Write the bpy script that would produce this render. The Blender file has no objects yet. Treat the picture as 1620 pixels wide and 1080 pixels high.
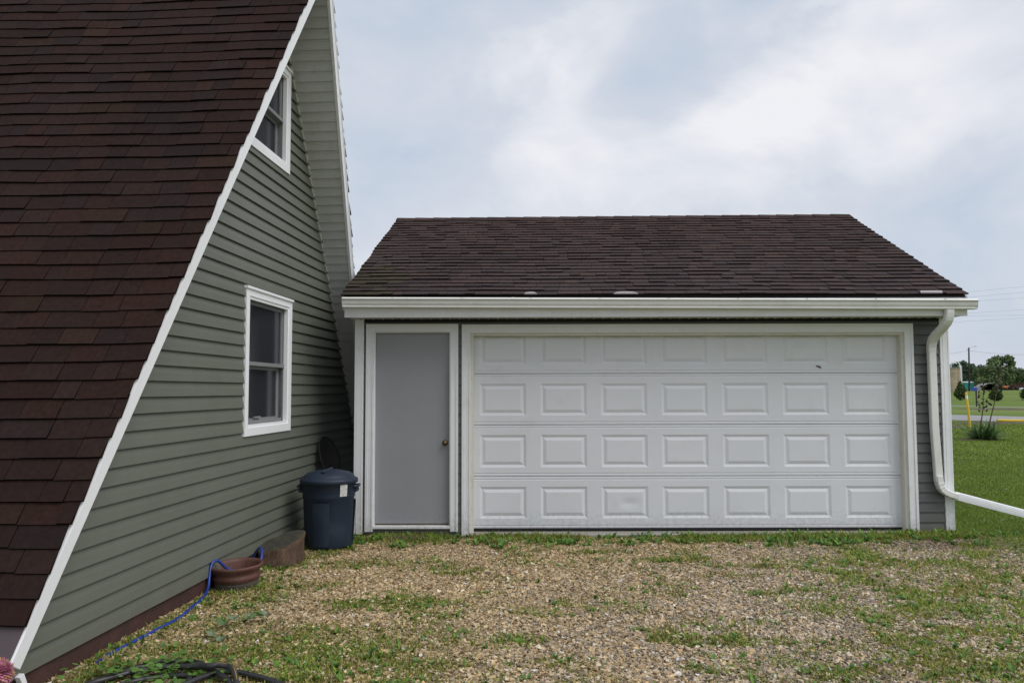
import bpy, bmesh, math, random
import numpy as np
from mathutils import Vector, Matrix, noise as mn
R = math.radians
random.seed(7); RNG = np.random.default_rng(11)
S = bpy.context.scene

# ------------------------------------------------------------------ camera
CAM_H, CAM_D, FPX = 1.63, 9.08, 1260.0
PITCH, ROLL = R(3.5), -0.0025
cd = bpy.data.cameras.new('camera'); cam = bpy.data.objects.new('camera', cd)
S.collection.objects.link(cam)
fw = Vector((0, math.cos(PITCH), math.sin(PITCH))); rr = Vector((1, 0, 0)); uu = rr.cross(fw)
r2 = math.cos(ROLL)*rr + math.sin(ROLL)*uu; u2 = math.cos(ROLL)*uu - math.sin(ROLL)*rr
M = Matrix((r2, u2, -fw)).transposed().to_4x4(); M.translation = (0, -CAM_D, CAM_H)
cam.matrix_world = M
cd.sensor_width = 36; cd.lens = FPX/1620*36; cd.clip_end = 3000; cd.clip_start = .05
S.camera = cam

# ------------------------------------------------------------------ world
SUN_EL, SUN_AZ = R(50), R(122)      # veiled sun off to the right
w = bpy.data.worlds.new('World'); S.world = w; w.use_nodes = True
nt = w.node_tree; nt.nodes.clear()
def N(t, ty, **kw):
    n = t.nodes.new(ty)
    for k, v in kw.items():
        if k.startswith('i_'):
            key = k[2:].replace('_', ' ')
            n.inputs[int(key) if key.isdigit() else key].default_value = v
        else: setattr(n, k, v)
    return n
def L(t, a, b): t.links.new(a, b)
out = N(nt, 'ShaderNodeOutputWorld')
sky = N(nt, 'ShaderNodeTexSky', sky_type='NISHITA', sun_disc=False, sun_elevation=SUN_EL, sun_rotation=SUN_AZ, air_density=1.0, dust_density=2.5)
bsky = N(nt, 'ShaderNodeBackground', i_Strength=.08); L(nt, sky.outputs[0], bsky.inputs[0])
tc = N(nt, 'ShaderNodeTexCoord')
mp = N(nt, 'ShaderNodeMapping'); mp.inputs['Scale'].default_value = (1, 1, 1.7)
L(nt, tc.outputs['Generated'], mp.inputs[0])
n1 = N(nt, 'ShaderNodeTexNoise', i_Scale=4.6, i_Detail=11.0, i_Roughness=.55, i_Distortion=.25); L(nt, mp.outputs[0], n1.inputs['Vector'])
n2 = N(nt, 'ShaderNodeTexNoise', i_Scale=1.1, i_Detail=4.0, i_Roughness=.5); L(nt, mp.outputs[0], n2.inputs['Vector'])
def blob(px, py, rad, amt):
    """cloud gap or bright bank centred on a sky direction"""
    d = (fw*FPX + r2*(px-810) + u2*(540-py)).normalized()
    dot = N(nt, 'ShaderNodeVectorMath', operation='DOT_PRODUCT'); dot.inputs[1].default_value = d
    nrm = N(nt, 'ShaderNodeVectorMath', operation='NORMALIZE'); 
    add = N(nt, 'ShaderNodeVectorMath', operation='ADD')
    wob = N(nt, 'ShaderNodeVectorMath', operation='SCALE'); wob.inputs['Scale'].default_value = .16
    sub = N(nt, 'ShaderNodeVectorMath', operation='SUBTRACT'); sub.inputs[1].default_value = (.5, .5, .5)
    L(nt, n1.outputs['Color'], sub.inputs[0]); L(nt, sub.outputs[0], wob.inputs[0])
    L(nt, tc.outputs['Generated'], add.inputs[0]); L(nt, wob.outputs[0], add.inputs[1]); L(nt, add.outputs[0], nrm.inputs[0])
    L(nt, nrm.outputs[0], dot.inputs[0])
    mr = N(nt, 'ShaderNodeMapRange', interpolation_type='SMOOTHSTEP')
    mr.inputs['From Min'].default_value = math.cos(rad); mr.inputs['From Max'].default_value = 1
    mr.inputs['To Min'].default_value = 0; mr.inputs['To Max'].default_value = amt
    L(nt, dot.outputs['Value'], mr.inputs['Value'])
    return mr.outputs[0]
def madd(a, b):
    m = N(nt, 'ShaderNodeMath', operation='ADD'); L(nt, a, m.inputs[0]); L(nt, b, m.inputs[1]); return m.outputs[0]
base = N(nt, 'ShaderNodeMath', operation='MULTIPLY_ADD'); L(nt, n1.outputs['Fac'], base.inputs[0]); base.inputs[1].default_value = .80
mm = N(nt, 'ShaderNodeMath', operation='MULTIPLY'); L(nt, n2.outputs['Fac'], mm.inputs[0]); mm.inputs[1].default_value = .25; L(nt, mm.outputs[0], base.inputs[2])
v = base.outputs[0]
for b in [(1045, 130, .095, -.18), (1180, 50, .10, -.15), (640, 70, .24, -.13), (1430, 90, .2, .19), (840, 320, .3, -.03), (1480, 270, .15, -.10), (1590, 430, .16, -.12), (950, 40, .08, .09), (1590, 40, .08, -.08), (860, 60, .1, .06)]:
    v = madd(v, blob(*b))
cr = N(nt, 'ShaderNodeValToRGB'); L(nt, v, cr.inputs[0])
e = cr.color_ramp.elements
e[0].position = .30; e[0].color = (.53, .61, .73, 1)
e[1].position = .74; e[1].color = (.90, .90, .93, 1)
x = e.new(.50); x.color = (.66, .70, .78, 1)
bcl = N(nt, 'ShaderNodeBackground', i_Strength=.85); L(nt, cr.outputs[0], bcl.inputs[0])
mx = N(nt, 'ShaderNodeMixShader', i_Fac=.9); L(nt, bsky.outputs[0], mx.inputs[1]); L(nt, bcl.outputs[0], mx.inputs[2])
L(nt, mx.outputs[0], out.inputs[0])

sd = bpy.data.lights.new('sun', 'SUN'); sd.energy = 1.5; sd.angle = R(40); sd.color = (1, .96, .9)
so = bpy.data.objects.new('sun', sd); S.collection.objects.link(so)
sv = Vector((math.sin(SUN_AZ)*math.cos(SUN_EL), math.cos(SUN_AZ)*math.cos(SUN_EL), math.sin(SUN_EL)))
so.rotation_euler = sv.to_track_quat('Z', 'Y').to_euler(); so.location = (0, -20, 30)
vs = S.view_settings; vs.view_transform = 'Standard'; vs.look = 'None'; vs.exposure = 0.30; vs.gamma = 1

# ------------------------------------------------------------------ materials
def mat(name, col, rough=.6, var=.12, vscale=3.0, bump=0.0, bscale=60.0, attr=False, spec=.5, metal=0.0, dirt=None, dscale=1.5, damt=.4, trans=0.0, bdist=.01, splash=0.0):
    m = bpy.data.materials.new(name); m.use_nodes = True; t = m.node_tree
    p = t.nodes['Principled BSDF']; p.inputs['Roughness'].default_value = rough
    p.inputs['Specular IOR Level'].default_value = spec; p.inputs['Metallic'].default_value = metal
    g = N(t, 'ShaderNodeNewGeometry'); tcd = N(t, 'ShaderNodeTexCoord')
    if attr:
        a = N(t, 'ShaderNodeVertexColor', layer_name='Col'); c = a.outputs[0]
    else:
        rgb = N(t, 'ShaderNodeRGB'); rgb.outputs[0].default_value = (*col, 1); c = rgb.outputs[0]
    nz = N(t, 'ShaderNodeTexNoise', i_Scale=vscale, i_Detail=5.0, i_Roughness=.6); L(t, tcd.outputs['Object'], nz.inputs['Vector'])
    mr = N(t, 'ShaderNodeMapRange'); mr.inputs['From Min'].default_value = .3; mr.inputs['From Max'].default_value = .7
    mr.inputs['To Min'].default_value = 1-var; mr.inputs['To Max'].default_value = 1+var; L(t, nz.outputs[0], mr.inputs[0])
    ml = N(t, 'ShaderNodeVectorMath', operation='SCALE'); L(t, c, ml.inputs[0]); L(t, mr.outputs[0], ml.inputs['Scale']); c = ml.outputs[0]
    if dirt:
        dn = N(t, 'ShaderNodeTexNoise', i_Scale=dscale, i_Detail=8.0, i_Roughness=.68); L(t, tcd.outputs['Object'], dn.inputs['Vector'])
        dr = N(t, 'ShaderNodeMapRange'); dr.inputs['From Min'].default_value = .52; dr.inputs['From Max'].default_value = .72
        dr.inputs['To Min'].default_value = 0; dr.inputs['To Max'].default_value = damt; L(t, dn.outputs[0], dr.inputs[0])
        mxc = N(t, 'ShaderNodeMix', data_type='RGBA'); L(t, dr.outputs[0], mxc.inputs[0]); L(t, c, mxc.inputs[6]); mxc.inputs[7].default_value = (*dirt, 1); c = mxc.outputs[2]
    if splash:
        sx_ = N(t, 'ShaderNodeSeparateXYZ'); L(t, g.outputs['Position'], sx_.inputs[0])
        h_ = N(t, 'ShaderNodeMapRange'); h_.inputs['From Min'].default_value = .04; h_.inputs['From Max'].default_value = .42; h_.inputs['To Min'].default_value = .30; h_.inputs['To Max'].default_value = -.12; L(t, sx_.outputs[2], h_.inputs[0])
        sn = N(t, 'ShaderNodeTexNoise', i_Scale=22.0, i_Detail=9.0, i_Roughness=.75); L(t, tcd.outputs['Object'], sn.inputs['Vector'])
        ad = N(t, 'ShaderNodeMath', operation='ADD'); L(t, sn.outputs[0], ad.inputs[0]); L(t, h_.outputs[0], ad.inputs[1])
        sr = N(t, 'ShaderNodeMapRange'); sr.inputs['From Min'].default_value = .58; sr.inputs['From Max'].default_value = .85; sr.inputs['To Min'].default_value = 0; sr.inputs['To Max'].default_value = splash; L(t, ad.outputs[0], sr.inputs[0])
        mx2 = N(t, 'ShaderNodeMix', data_type='RGBA'); L(t, sr.outputs[0], mx2.inputs[0]); L(t, c, mx2.inputs[6]); mx2.inputs[7].default_value = (.13, .105, .07, 1); c = mx2.outputs[2]
    L(t, c, p.inputs['Base Color'])
    if bump:
        bn = N(t, 'ShaderNodeTexNoise', i_Scale=bscale, i_Detail=4.0, i_Roughness=.65); L(t, tcd.outputs['Object'], bn.inputs['Vector'])
        bp = N(t, 'ShaderNodeBump', i_Strength=bump, i_Distance=bdist); L(t, bn.outputs[0], bp.inputs['Height']); L(t, bp.outputs[0], p.inputs['Normal'])
    if trans:
        tr = N(t, 'ShaderNodeBsdfTranslucent'); L(t, c, tr.inputs[0]); ms = N(t, 'ShaderNodeMixShader', i_Fac=trans)
        L(t, p.outputs[0], ms.inputs[1]); L(t, tr.outputs[0], ms.inputs[2]); L(t, ms.outputs[0], t.nodes['Material Output'].inputs[0])
    return m
MT = {}
MT['siding'] = mat('grey_green_vinyl', (.126, .138, .112), .5, .05, 2.0, .12, 7, dirt=(.085, .095, .07), dscale=3.2, damt=.3, bdist=.02, splash=.35)
MT['gsiding'] = mat('grey_vinyl', (.098, .106, .100), .5, .06, 2.0, .1, 7, dirt=(.08, .085, .075), dscale=4, damt=.3, bdist=.02, splash=.45)
MT['white'] = mat('white_aluminium', (.80, .81, .83), .38, .03, 3.0, .06, 5, dirt=(.52, .51, .45), dscale=5, damt=.25, bdist=.02, splash=.35)
MT['white_clean'] = mat('white_vinyl', (.86, .87, .90), .4, .02, 3.0)
MT['gutter'] = mat('gutter_white', (.77, .77, .75), .34, .04, 2.0, .05, 4, dirt=(.5, .48, .40), dscale=3.5, damt=.3, bdist=.02)
MT['cream'] = mat('cream_stop', (.68, .66, .58), .55, .07, 3.0, dirt=(.4, .35, .22), dscale=6, damt=.5)
MT['soffit'] = mat('soffit_vinyl', (.56, .565, .57), .5, .04, 3.0, dirt=(.3, .31, .27), dscale=7, damt=.3)
MT['gdoor'] = mat('garage_door_steel', (.725, .745, .785), .42, .025, 1.2, .10, 220, dirt=(.55, .54, .50), dscale=2.5, damt=.22, bdist=.002, splash=.28)
MT['door'] = mat('grey_painted_door', (.30, .31, .33), .45, .03, 1.2, .05, 90, dirt=(.24, .24, .24), dscale=2, damt=.15, bdist=.003, splash=.28)
MT['shingle'] = mat('asphalt_shingle', (1, 1, 1), .92, .22, 30, .7, 420, attr=True, spec=.12, bdist=.004)
MT['deck'] = mat('roof_deck', (.02, .014, .012), .9)
MT['brass'] = mat('aged_brass', (.17, .12, .06), .35, .1, 20, metal=1)
MT['found'] = mat('red_brown_foundation', (.062, .027, .022), .85, .3, 6, .5, 40, dirt=(.03, .025, .02), dscale=4, damt=.6)
MT['flash'] = mat('brown_flashing', (.07, .05, .055), .45, .1, 3)
MT['black'] = mat('black_plastic', (.008, .008, .009), .7, .2, 8)
MT['dark'] = mat('dark_interior', (.02, .021, .024), .9)
MT['conc'] = mat('concrete', (.33, .31, .28), .9, .15, 6, .4, 50, dirt=(.16, .15, .12), damt=.5)
MT['navy'] = mat('navy_plastic', (.013, .025, .048), .55, .12, 5, .15, 160, dirt=(.06, .06, .055), dscale=5, damt=.18, bdist=.002)
MT['label'] = mat('paper_label', (.55, .56, .55), .6, .35, 60)
MT['terra'] = mat('rusty_clay', (.115, .048, .036), .6, .25, 9, .4, 60, dirt=(.10, .09, .08), dscale=7, damt=.5)
MT['greyclay'] = mat('grey_clay', (.085, .075, .065), .85, .3, 12, .4, 60, dirt=(.05, .04, .03), dscale=7, damt=.7)
MT['bark'] = mat('bark', (.10, .062, .04), .9, .45, 7, .9, 25, dirt=(.03, .022, .018), dscale=6, damt=.8, bdist=.03)
MT['stumptop'] = mat('mossy_cut_wood', (.05, .045, .035), .9, .4, 14, .6, 50, dirt=(.09, .11, .03), dscale=10, damt=.8)
MT['bhose'] = mat('blue_hose', (.015, .045, .27), .35, .1, 10)
MT['khose'] = mat('black_hose', (.028, .028, .032), .4, .2, 20, dirt=(.07, .06, .05), dscale=20, damt=.4)
MT['stripe'] = mat('yellow_stripe', (.28, .17, .03), .5)
MT['brick'] = mat('brown_brick', (.11, .07, .045), .9, .25, 14, .5, 60)
MT['stone'] = mat('gravel_stone', (1, 1, 1), .85, .16, 60, .4, 130, attr=True, spec=.3)
MT['leaf'] = mat('leaf_blades', (1, 1, 1), .55, .15, 20, attr=True, spec=.35, trans=.28)
MT['tleaf'] = mat('tree_leaves', (1, 1, 1), .6, .15, 1.5, attr=True, spec=.2, trans=.2)
MT['petal'] = mat('pink_petals', (1, 1, 1), .6, .1, 30, attr=True, trans=.3)
MT['yellow'] = mat('yellow_plastic', (.75, .50, .03), .5, .1, 5)
MT['road'] = mat('asphalt_road', (.27, .27, .28), .9, .1, .5, .3, 20)
MT['paint'] = mat('road_paint', (.6, .6, .58), .8, .15, 2)
MT['soil'] = mat('mulch_soil', (.075, .055, .04), .95, .4, 3, .6, 20)
MT['blue'] = mat('blue_sign', (.02, .06, .35), .5)
MT['post'] = mat('dark_post', (.035, .03, .028), .8, .2, 5)
MT['silo'] = mat('tan_block', (.40, .33, .24), .9, .15, .8, .3, 3, dirt=(.22, .18, .13), dscale=.6, damt=.6)
MT['steel'] = mat('grey_steel', (.42, .43, .43), .5, .1, 2)
MT['teal'] = mat('teal_plastic', (.01, .20, .19), .5, .1, 2)
MT['lightgrey'] = mat('light_grey', (.55, .58, .58), .6, .1, 2)
MT['tarp'] = mat('grey_tarp', (.28, .27, .25), .7, .15, 1)
MT['rust'] = mat('rusty_red', (.07, .025, .02), .8, .3, 2)
MT['orange'] = mat('orange_paint', (.55, .14, .03), .5, .1, 2)
MT['wire'] = mat('wire', (.10, .11, .13), .6)
MT['pod'] = mat('seed_pod', (.025, .02, .014), .9, .3, 30)
MT['stalk'] = mat('dry_stalk', (.09, .06, .04), .9, .3, 10)
MT['deadleaf'] = mat('dead_leaf', (.12, .085, .05), .9, .2, 40)
MT['screen'] = mat('insect_screen', (.05, .052, .06), .8, .15, 40)
MT['sash'] = mat('sash_vinyl', (.22, .225, .235), .5, .03, 3)

def streak_mat():
    m = mat('split_wood', (.105, .062, .038), .9, .45, 9, .8, 30, dirt=(.018, .014, .010), dscale=6, damt=.95, bdist=.02); t = m.node_tree
    for n in t.nodes:
        if n.type == 'TEX_NOISE':
            mp_ = N(t, 'ShaderNodeMapping'); mp_.inputs['Scale'].default_value = (3.2, 3.2, .35)
            src = n.inputs['Vector'].links[0].from_socket; L(t, src, mp_.inputs[0]); L(t, mp_.outputs[0], n.inputs['Vector'])
    return m
MT['splitwood'] = streak_mat()
def glass_mat():
    m = bpy.data.materials.new('window_glass'); m.use_nodes = True; t = m.node_tree; t.nodes.clear()
    o = N(t, 'ShaderNodeOutputMaterial'); tr = N(t, 'ShaderNodeBsdfTransparent'); tr.inputs[0].default_value = (.30, .32, .36, 1)
    gl = N(t, 'ShaderNodeBsdfGlossy', i_Roughness=.15); gl.inputs[0].default_value = (.30, .31, .34, 1)
    nz = N(t, 'ShaderNodeTexNoise', i_Scale=90.0, i_Detail=3.0); g = N(t, 'ShaderNodeTexCoord'); L(t, g.outputs['Object'], nz.inputs[0])
    mr = N(t, 'ShaderNodeMapRange'); mr.inputs['From Min'].default_value = .45; mr.inputs['From Max'].default_value = .8; mr.inputs['To Min'].default_value = .55; mr.inputs['To Max'].default_value = .66
    L(t, nz.outputs[0], mr.inputs[0])
    df = N(t, 'ShaderNodeBsdfDiffuse'); df.inputs[0].default_value = (.040, .042, .050, 1)
    fr = N(t, 'ShaderNodeFresnel', i_IOR=1.33); ms = N(t, 'ShaderNodeMixShader'); L(t, fr.outputs[0], ms.inputs[0]); L(t, tr.outputs[0], ms.inputs[1]); L(t, gl.outputs[0], ms.inputs[2])
    m2 = N(t, 'ShaderNodeMixShader'); L(t, mr.outputs[0], m2.inputs[0]); L(t, ms.outputs[0], m2.inputs[1]); L(t, df.outputs[0], m2.inputs[2]); L(t, m2.outputs[0], o.inputs[0])
    return m
MT['glass'] = glass_mat()

# ------------------------------------------------------------------ mesh helpers
class MB:
    def __init__(s): s.v = []; s.f = []; s.c = []; s.sm = []
    def add(s, vs, fs, col=None, smooth=False):
        k = len(s.v); s.v += [tuple(a) for a in vs]
        for f in fs: s.f.append(tuple(i+k for i in f)); s.c.append(col); s.sm.append(smooth)
    def quad(s, a, b, c, d, col=None): s.add([a, b, c, d], [(0, 1, 2, 3)], col)
    def hexa(s, p, col=None):   # p: 8 points, bottom 4 then top 4
        s.add(p, [(3, 2, 1, 0), (4, 5, 6, 7), (0, 1, 5, 4), (1, 2, 6, 5), (2, 3, 7, 6), (3, 0, 4, 7)], col)
    def box(s, x0, x1, y0, y1, z0, z1, col=None, T=None, bev=0):
        if bev:
            b = bev; P = []
            # chamfered box: three rings per axis kept simple (vertical edges + top and bottom)
            for z, i in ((z0, b), (z0+b, 0), (z1-b, 0), (z1, b)):
                for (xa, ya) in ((x0+i, y0+b), (x0+b, y0+i), (x1-b, y0+i), (x1-i, y0+b), (x1-i, y1-b), (x1-b, y1-i), (x0+b, y1-i), (x0+i, y1-b)): P.append((xa, ya, z))
            F = [tuple(range(7, -1, -1)), tuple(range(24, 32))]
            for r in range(3):
                for q in range(8): F.append((r*8+q, r*8+(q+1) % 8, r*8+8+(q+1) % 8, r*8+8+q))
            if T: P = [T(*p) for p in P]
            s.add(P, F, col); return
        P = [(x0, y0, z0), (x1, y0, z0), (x1, y1, z0), (x0, y1, z0), (x0, y0, z1), (x1, y0, z1), (x1, y1, z1), (x0, y1, z1)]
        if T: P = [T(*p) for p in P]
        s.hexa(P, col)
    def tube(s, pts, rad, n=8, caps=True, col=None, sq=None, upv=None):
        """sweep; rad may be a list; sq=(w,h) gives a rounded rectangle section"""
        pts = [Vector(p) for p in pts]; rings = []
        up = Vector(upv) if upv else Vector((0, 0, 1))
        for i, p in enumerate(pts):
            t = (pts[min(i+1, len(pts)-1)]-pts[max(i-1, 0)]).normalized()
            if upv is None and abs(t.dot(up)) > .95: up = Vector((1, 0, 0))
            a = t.cross(up).normalized(); b = a.cross(t).normalized()
            if upv is None: up = b
            r = rad[i] if isinstance(rad, (list, tuple)) else rad
            if sq:
                w_, h_ = sq[0]/2, sq[1]/2; c_ = min(w_, h_)*.25
                pr = [(w_, -h_+c_), (w_, h_-c_), (w_-c_, h_), (-w_+c_, h_), (-w_, h_-c_), (-w_, -h_+c_), (-w_+c_, -h_), (w_-c_, -h_)]
                rings.append([p+a*x*r+b*y*r for x, y in pr])
            else: rings.append([p+(a*math.cos(2*math.pi*k/n)+b*math.sin(2*math.pi*k/n))*r for k in range(n)])
        m = len(rings[0]); P = [q for ring in rings for q in ring]; F = []
        for i in range(len(rings)-1):
            for k in range(m): F.append((i*m+k, i*m+(k+1) % m, (i+1)*m+(k+1) % m, (i+1)*m+k))
        s.add(P, F, col, smooth=not sq)
        if caps: s.add(rings[0], [tuple(range(m-1, -1, -1))], col); s.add(rings[-1], [tuple(range(m))], col)
    def lathe(s, prof, n=32, c=(0, 0, 0), col=None, jit=0, smooth=True, T=None):
        P = []; F = []
        for r, z in prof:
            for k in range(n):
                a = 2*math.pi*k/n; q = 1+(jit*mn.noise(Vector((math.cos(a)*1.5, math.sin(a)*1.5, z*2+3))) if jit else 0)
                P.append((c[0]+r*q*math.cos(a), c[1]+r*q*math.sin(a), c[2]+z))
        if T: P = [T(*p) for p in P]
        for i in range(len(prof)-1):
            for k in range(n): F.append((i*n+k, i*n+(k+1) % n, (i+1)*n+(k+1) % n, (i+1)*n+k))
        s.add(P, F, col, smooth)
    def build(s, name, m, parent=None, off=None):
        if off is None: off = parent.location if (parent and parent.get('_sub')) else (0, 0, 0)
        me = bpy.data.meshes.new(name)
        V = np.array(s.v, dtype=np.float64)-np.array(off)
        me.from_pydata([tuple(a) for a in V], [], s.f); me.validate(); 
        me.polygons.foreach_set('use_smooth', s.sm[:len(me.polygons)] if len(me.polygons) == len(s.sm) else [False]*len(me.polygons))
        if any(c is not None for c in s.c):
            ca = me.color_attributes.new('Col', 'FLOAT_COLOR', 'CORNER'); arr = []
            for f, c in zip(s.f, s.c):
                c = c or (1, 1, 1)
                for _ in f: arr += [c[0], c[1], c[2], 1]
            if len(arr) == len(me.loops)*4: ca.data.foreach_set('color', arr)
        me.update(); o = bpy.data.objects.new(name, me); S.collection.objects.link(o)
        if m: me.materials.append(MT[m] if isinstance(m, str) else m)
        if parent: o.parent = parent
        return o
def empty(name, loc, label, cat, group=None, rz=0, sub=True):
    o = bpy.data.objects.new(name, None); S.collection.objects.link(o); o.location = loc; o.rotation_euler = (0, 0, rz)
    o.empty_display_size = .2
    tag(o, label, cat, group)
    if sub: o['_sub'] = 1     # children are written in world coordinates, build() subtracts the base
    return o
def tag(o, label=None, cat=None, group=None, kind=None):
    if label: o['label'] = label
    if cat: o['category'] = cat
    if group: o['group'] = group
    if kind: o['kind'] = kind
    return o
def rebase(o):
    """put a single-mesh thing's origin at its base"""
    me = o.data; n = len(me.vertices); a = np.zeros(n*3); me.vertices.foreach_get('co', a); a = a.reshape(-1, 3)
    c = np.array([(a[:, 0].min()+a[:, 0].max())/2, (a[:, 1].min()+a[:, 1].max())/2, a[:, 2].min()])
    a -= c; me.vertices.foreach_set('co', a.ravel()); o.location = c; me.update(); return o
def npmesh(name, V, F, cols, m, smooth=False):
    """V (n,3), F (k,3|4), cols per-vertex (n,3)"""
    me = bpy.data.meshes.new(name); k = F.shape[1]
    me.vertices.add(len(V)); me.vertices.foreach_set('co', V.astype(np.float32).ravel())
    me.loops.add(F.size); me.loops.foreach_set('vertex_index', F.astype(np.int32).ravel())
    me.polygons.add(len(F)); me.polygons.foreach_set('loop_start', np.arange(0, F.size, k, dtype=np.int32))
    me.polygons.foreach_set('loop_total', np.full(len(F), k, dtype=np.int32))
    me.polygons.foreach_set('use_smooth', np.full(len(F), smooth))
    me.update(calc_edges=True)
    if cols is not None:
        ca = me.color_attributes.new('Col', 'FLOAT_COLOR', 'POINT')
        ca.data.foreach_set('color', np.concatenate([cols, np.ones((len(V), 1))], 1).astype(np.float32).ravel())
    me.materials.append(MT[m]); o = bpy.data.objects.new(name, me); S.collection.objects.link(o); return o
# value noise in numpy
_G = RNG.random((256, 256))
def vnoise(x, y, sc=1.0, oc=3):
    r = 0; a = 1; tot = 0
    for i in range(oc):
        X = x*sc*2**i+17.3*i+100; Y = y*sc*2**i+9.1*i+100
        xi = np.floor(X).astype(int); yi = np.floor(Y).astype(int); fx = X-xi; fy = Y-yi
        fx = fx*fx*(3-2*fx); fy = fy*fy*(3-2*fy)
        g = lambda p, q: _G[p % 256, q % 256]
        r = r+a*((g(xi, yi)*(1-fx)+g(xi+1, yi)*fx)*(1-fy)+(g(xi, yi+1)*(1-fx)+g(xi+1, yi+1)*fx)*fy); tot += a; a *= .5
    return r/tot
def sstep(a, b, x): t = np.clip((x-a)/(b-a), 0, 1); return t*t*(3-2*t)

# ------------------------------------------------------------------ house frame of reference
TH = math.atan2(893-810, FPX)
HD = np.array([math.sin(TH), math.cos(TH), 0]); HN = np.array([math.cos(TH), -math.sin(TH), 0]); HG = np.array([-2.606, -4.088, 0])
def hw(s, o, z): return tuple(HG+HD*s+HN*o+np.array([0, 0, z]))
def wall_o(x, y): return (x-HG[0])*HN[0]+(y-HG[1])*HN[1]
def wall_s(x, y): return (x-HG[0])*HD[0]+(y-HG[1])*HD[1]

# ------------------------------------------------------------------ ground
def gz(x, y):
    x = np.asarray(x, float); y = np.asarray(y, float)
    z = 1.35*sstep(60, 180, y+CAM_D)
    near = (1-sstep(12, 20, np.hypot(x, y+4)))
    z = z+near*(.022*(vnoise(x, y, 2.2, 3)-.5)+.008*(vnoise(x, y, 11, 2)-.5))
    z = z+near*.03*sstep(2.5, 5.5, x)*sstep(-3, -.5, y)
    return z-.006
def drive(x, y):
    """1 on the gravel, 0 on the lawn"""
    edge = 5.35+.25*np.sin(y*2.1)+.5*(vnoise(x, y, 1.1, 2)-.5)
    g = 1-sstep(edge-.5, edge+.3, x)
    g = g*(1-sstep(-.35, .05, y-.02*x+.25*(vnoise(x, y, 2, 2)-.5))*sstep(4.6, 5.1, x))
    return g
CL = [(.2, -3.14, .26, .17, 1.3), (1.43, -3.81, .55, .14, 1.2), (1.0, -3.6, .22, .12, 1), (-.55, -1.75, .35, .2, .8), (-.1, -2.1, .3, .16, .8), (-.9, -2.9, .6, .3, .75), (-1.15, -3.9, .8, .45, .95), (-.8, -4.3, .5, .25, .85),
      (.3, -1.5, .5, .16, .7), (1.55, -1.3, .45, .16, .85), (1.9, -2.0, .3, .12, .6), (.0, -3.75, .25, .12, .7), (.35, -4.2, .3, .1, .6), (1.2, -4.3, .3, .15, .7), (2.7, -4.2, .5, .35, .85), (2.1, -3.9, .35, .14, .7),
      (2.4, -2.6, .6, .16, .8), (3.0, -3.2, .5, .3, .8), (-1.5, -1.5, .5, .25, .55), (-2.0, -2.7, .3, .6, .6), (1.3, -2.4, .2, .1, .6), (.8, -.95, .6, .12, .7), (2.2, -1.6, .5, .15, .7), (-.2, -2.6, .2, .1, .7),(-1.7,-2.3,.3,.2,.6),(-1.3,-4.5,.6,.3,.9)]
def weed(x, y):
    """density 0..1 of weeds over the gravel"""
    n = vnoise(x, y, 2.3, 3); n2 = vnoise(x+31, y+7, 6.5, 2); n3 = vnoise(x+11, y-5, .8, 2)
    d = .42*sstep(.50, .70, n)
    strip = sstep(-.75, -.18, y+.35*(n3-.5))*(1-sstep(4.9, 5.2, x)*0)
    strip = strip*(.55+.75*sstep(.35, .6, n2))
    d = np.maximum(d, strip)
    d = np.maximum(d, .95*sstep(-1.15, -.5, y+.7*(n-.5))*sstep(-1.7, -1.0, x)*(1-sstep(.2, 1.1, x))*sstep(.4, .6, n))
    xb = 3.0+(y+.9)*.33
    d = np.maximum(d, sstep(-.7, .8, x-xb+.9*(n-.5))*(.35+.75*sstep(.38, .58, n))*(1-.75*np.exp(-((x-4.3)/.7)**2-((y+.75)/.3)**2)))
    d = np.maximum(d, .8*sstep(-1.4, -.6, y+.6*(n-.5))*sstep(2.2, 3.0, x)*sstep(.35, .55, n))
    wo = wall_o(x, y)
    d = np.maximum(d, (1-sstep(.15, .75, wo+.4*(n-.5)))*(.45+.5*sstep(.35, .6, n2)))
    d = np.maximum(d, 1.0*(1-sstep(-4.1, -3.2, y+.35*x+.5+.9*(n-.5)))*(1-sstep(-.9, .4, x))*(.45+.7*sstep(.38, .6, n2)))
    for cx, cy, cr_ in ((-2.235, -1.37, .34), (-2.315, -2.30, .34), (-1.93, -.62, .36)): d = np.maximum(d, .95*(1-sstep(cr_*.75, cr_+.12, np.hypot(x-cx, y-cy)+.2*(n2-.5))))
    for cx, cy, rx, ry, a in CL:
        q = np.hypot((x-cx)/rx, (y-cy)/ry)+.8*(n2-.5)
        d = np.maximum(d, a*(1-sstep(.55, 1.15, q)))
    cl = sstep(.40, .58, vnoise(x-7, y+19, 5.2, 3)); edge = sstep(-.30, -.1, y)
    lft = .35*(1-sstep(-1.0, .4, x+.25*(y+3)))
    d = d*np.clip(np.maximum(.36+lft+.9*cl, edge), 0, 1.15)
    return np.clip(d, 0, 1)
def axis(lo, hi, step, far):
    a = list(np.arange(lo, hi+1e-6, step)); st = step; x = hi
    while x < far: st *= 1.22; x += st; a.append(x)
    st = step; x = lo
    while x > -far: st *= 1.22; x -= st; a.insert(0, x)
    return np.array(a)
gx = axis(-3.2, 7.5, .06, 900); gy = axis(-6, 2.5, .06, 900)
GX, GY = np.meshgrid(gx, gy); GZ = gz(GX, GY)
nx, ny = len(gx), len(gy); idx = np.arange(nx*ny).reshape(ny, nx)
F = np.stack([idx[:-1, :-1], idx[:-1, 1:], idx[1:, 1:], idx[1:, :-1]], -1).reshape(-1, 4)
dr_ = drive(GX, GY); wd = weed(GX, GY)
wide = np.clip(1-(sstep(6, 6.5, GX)), 0, 1)
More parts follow.
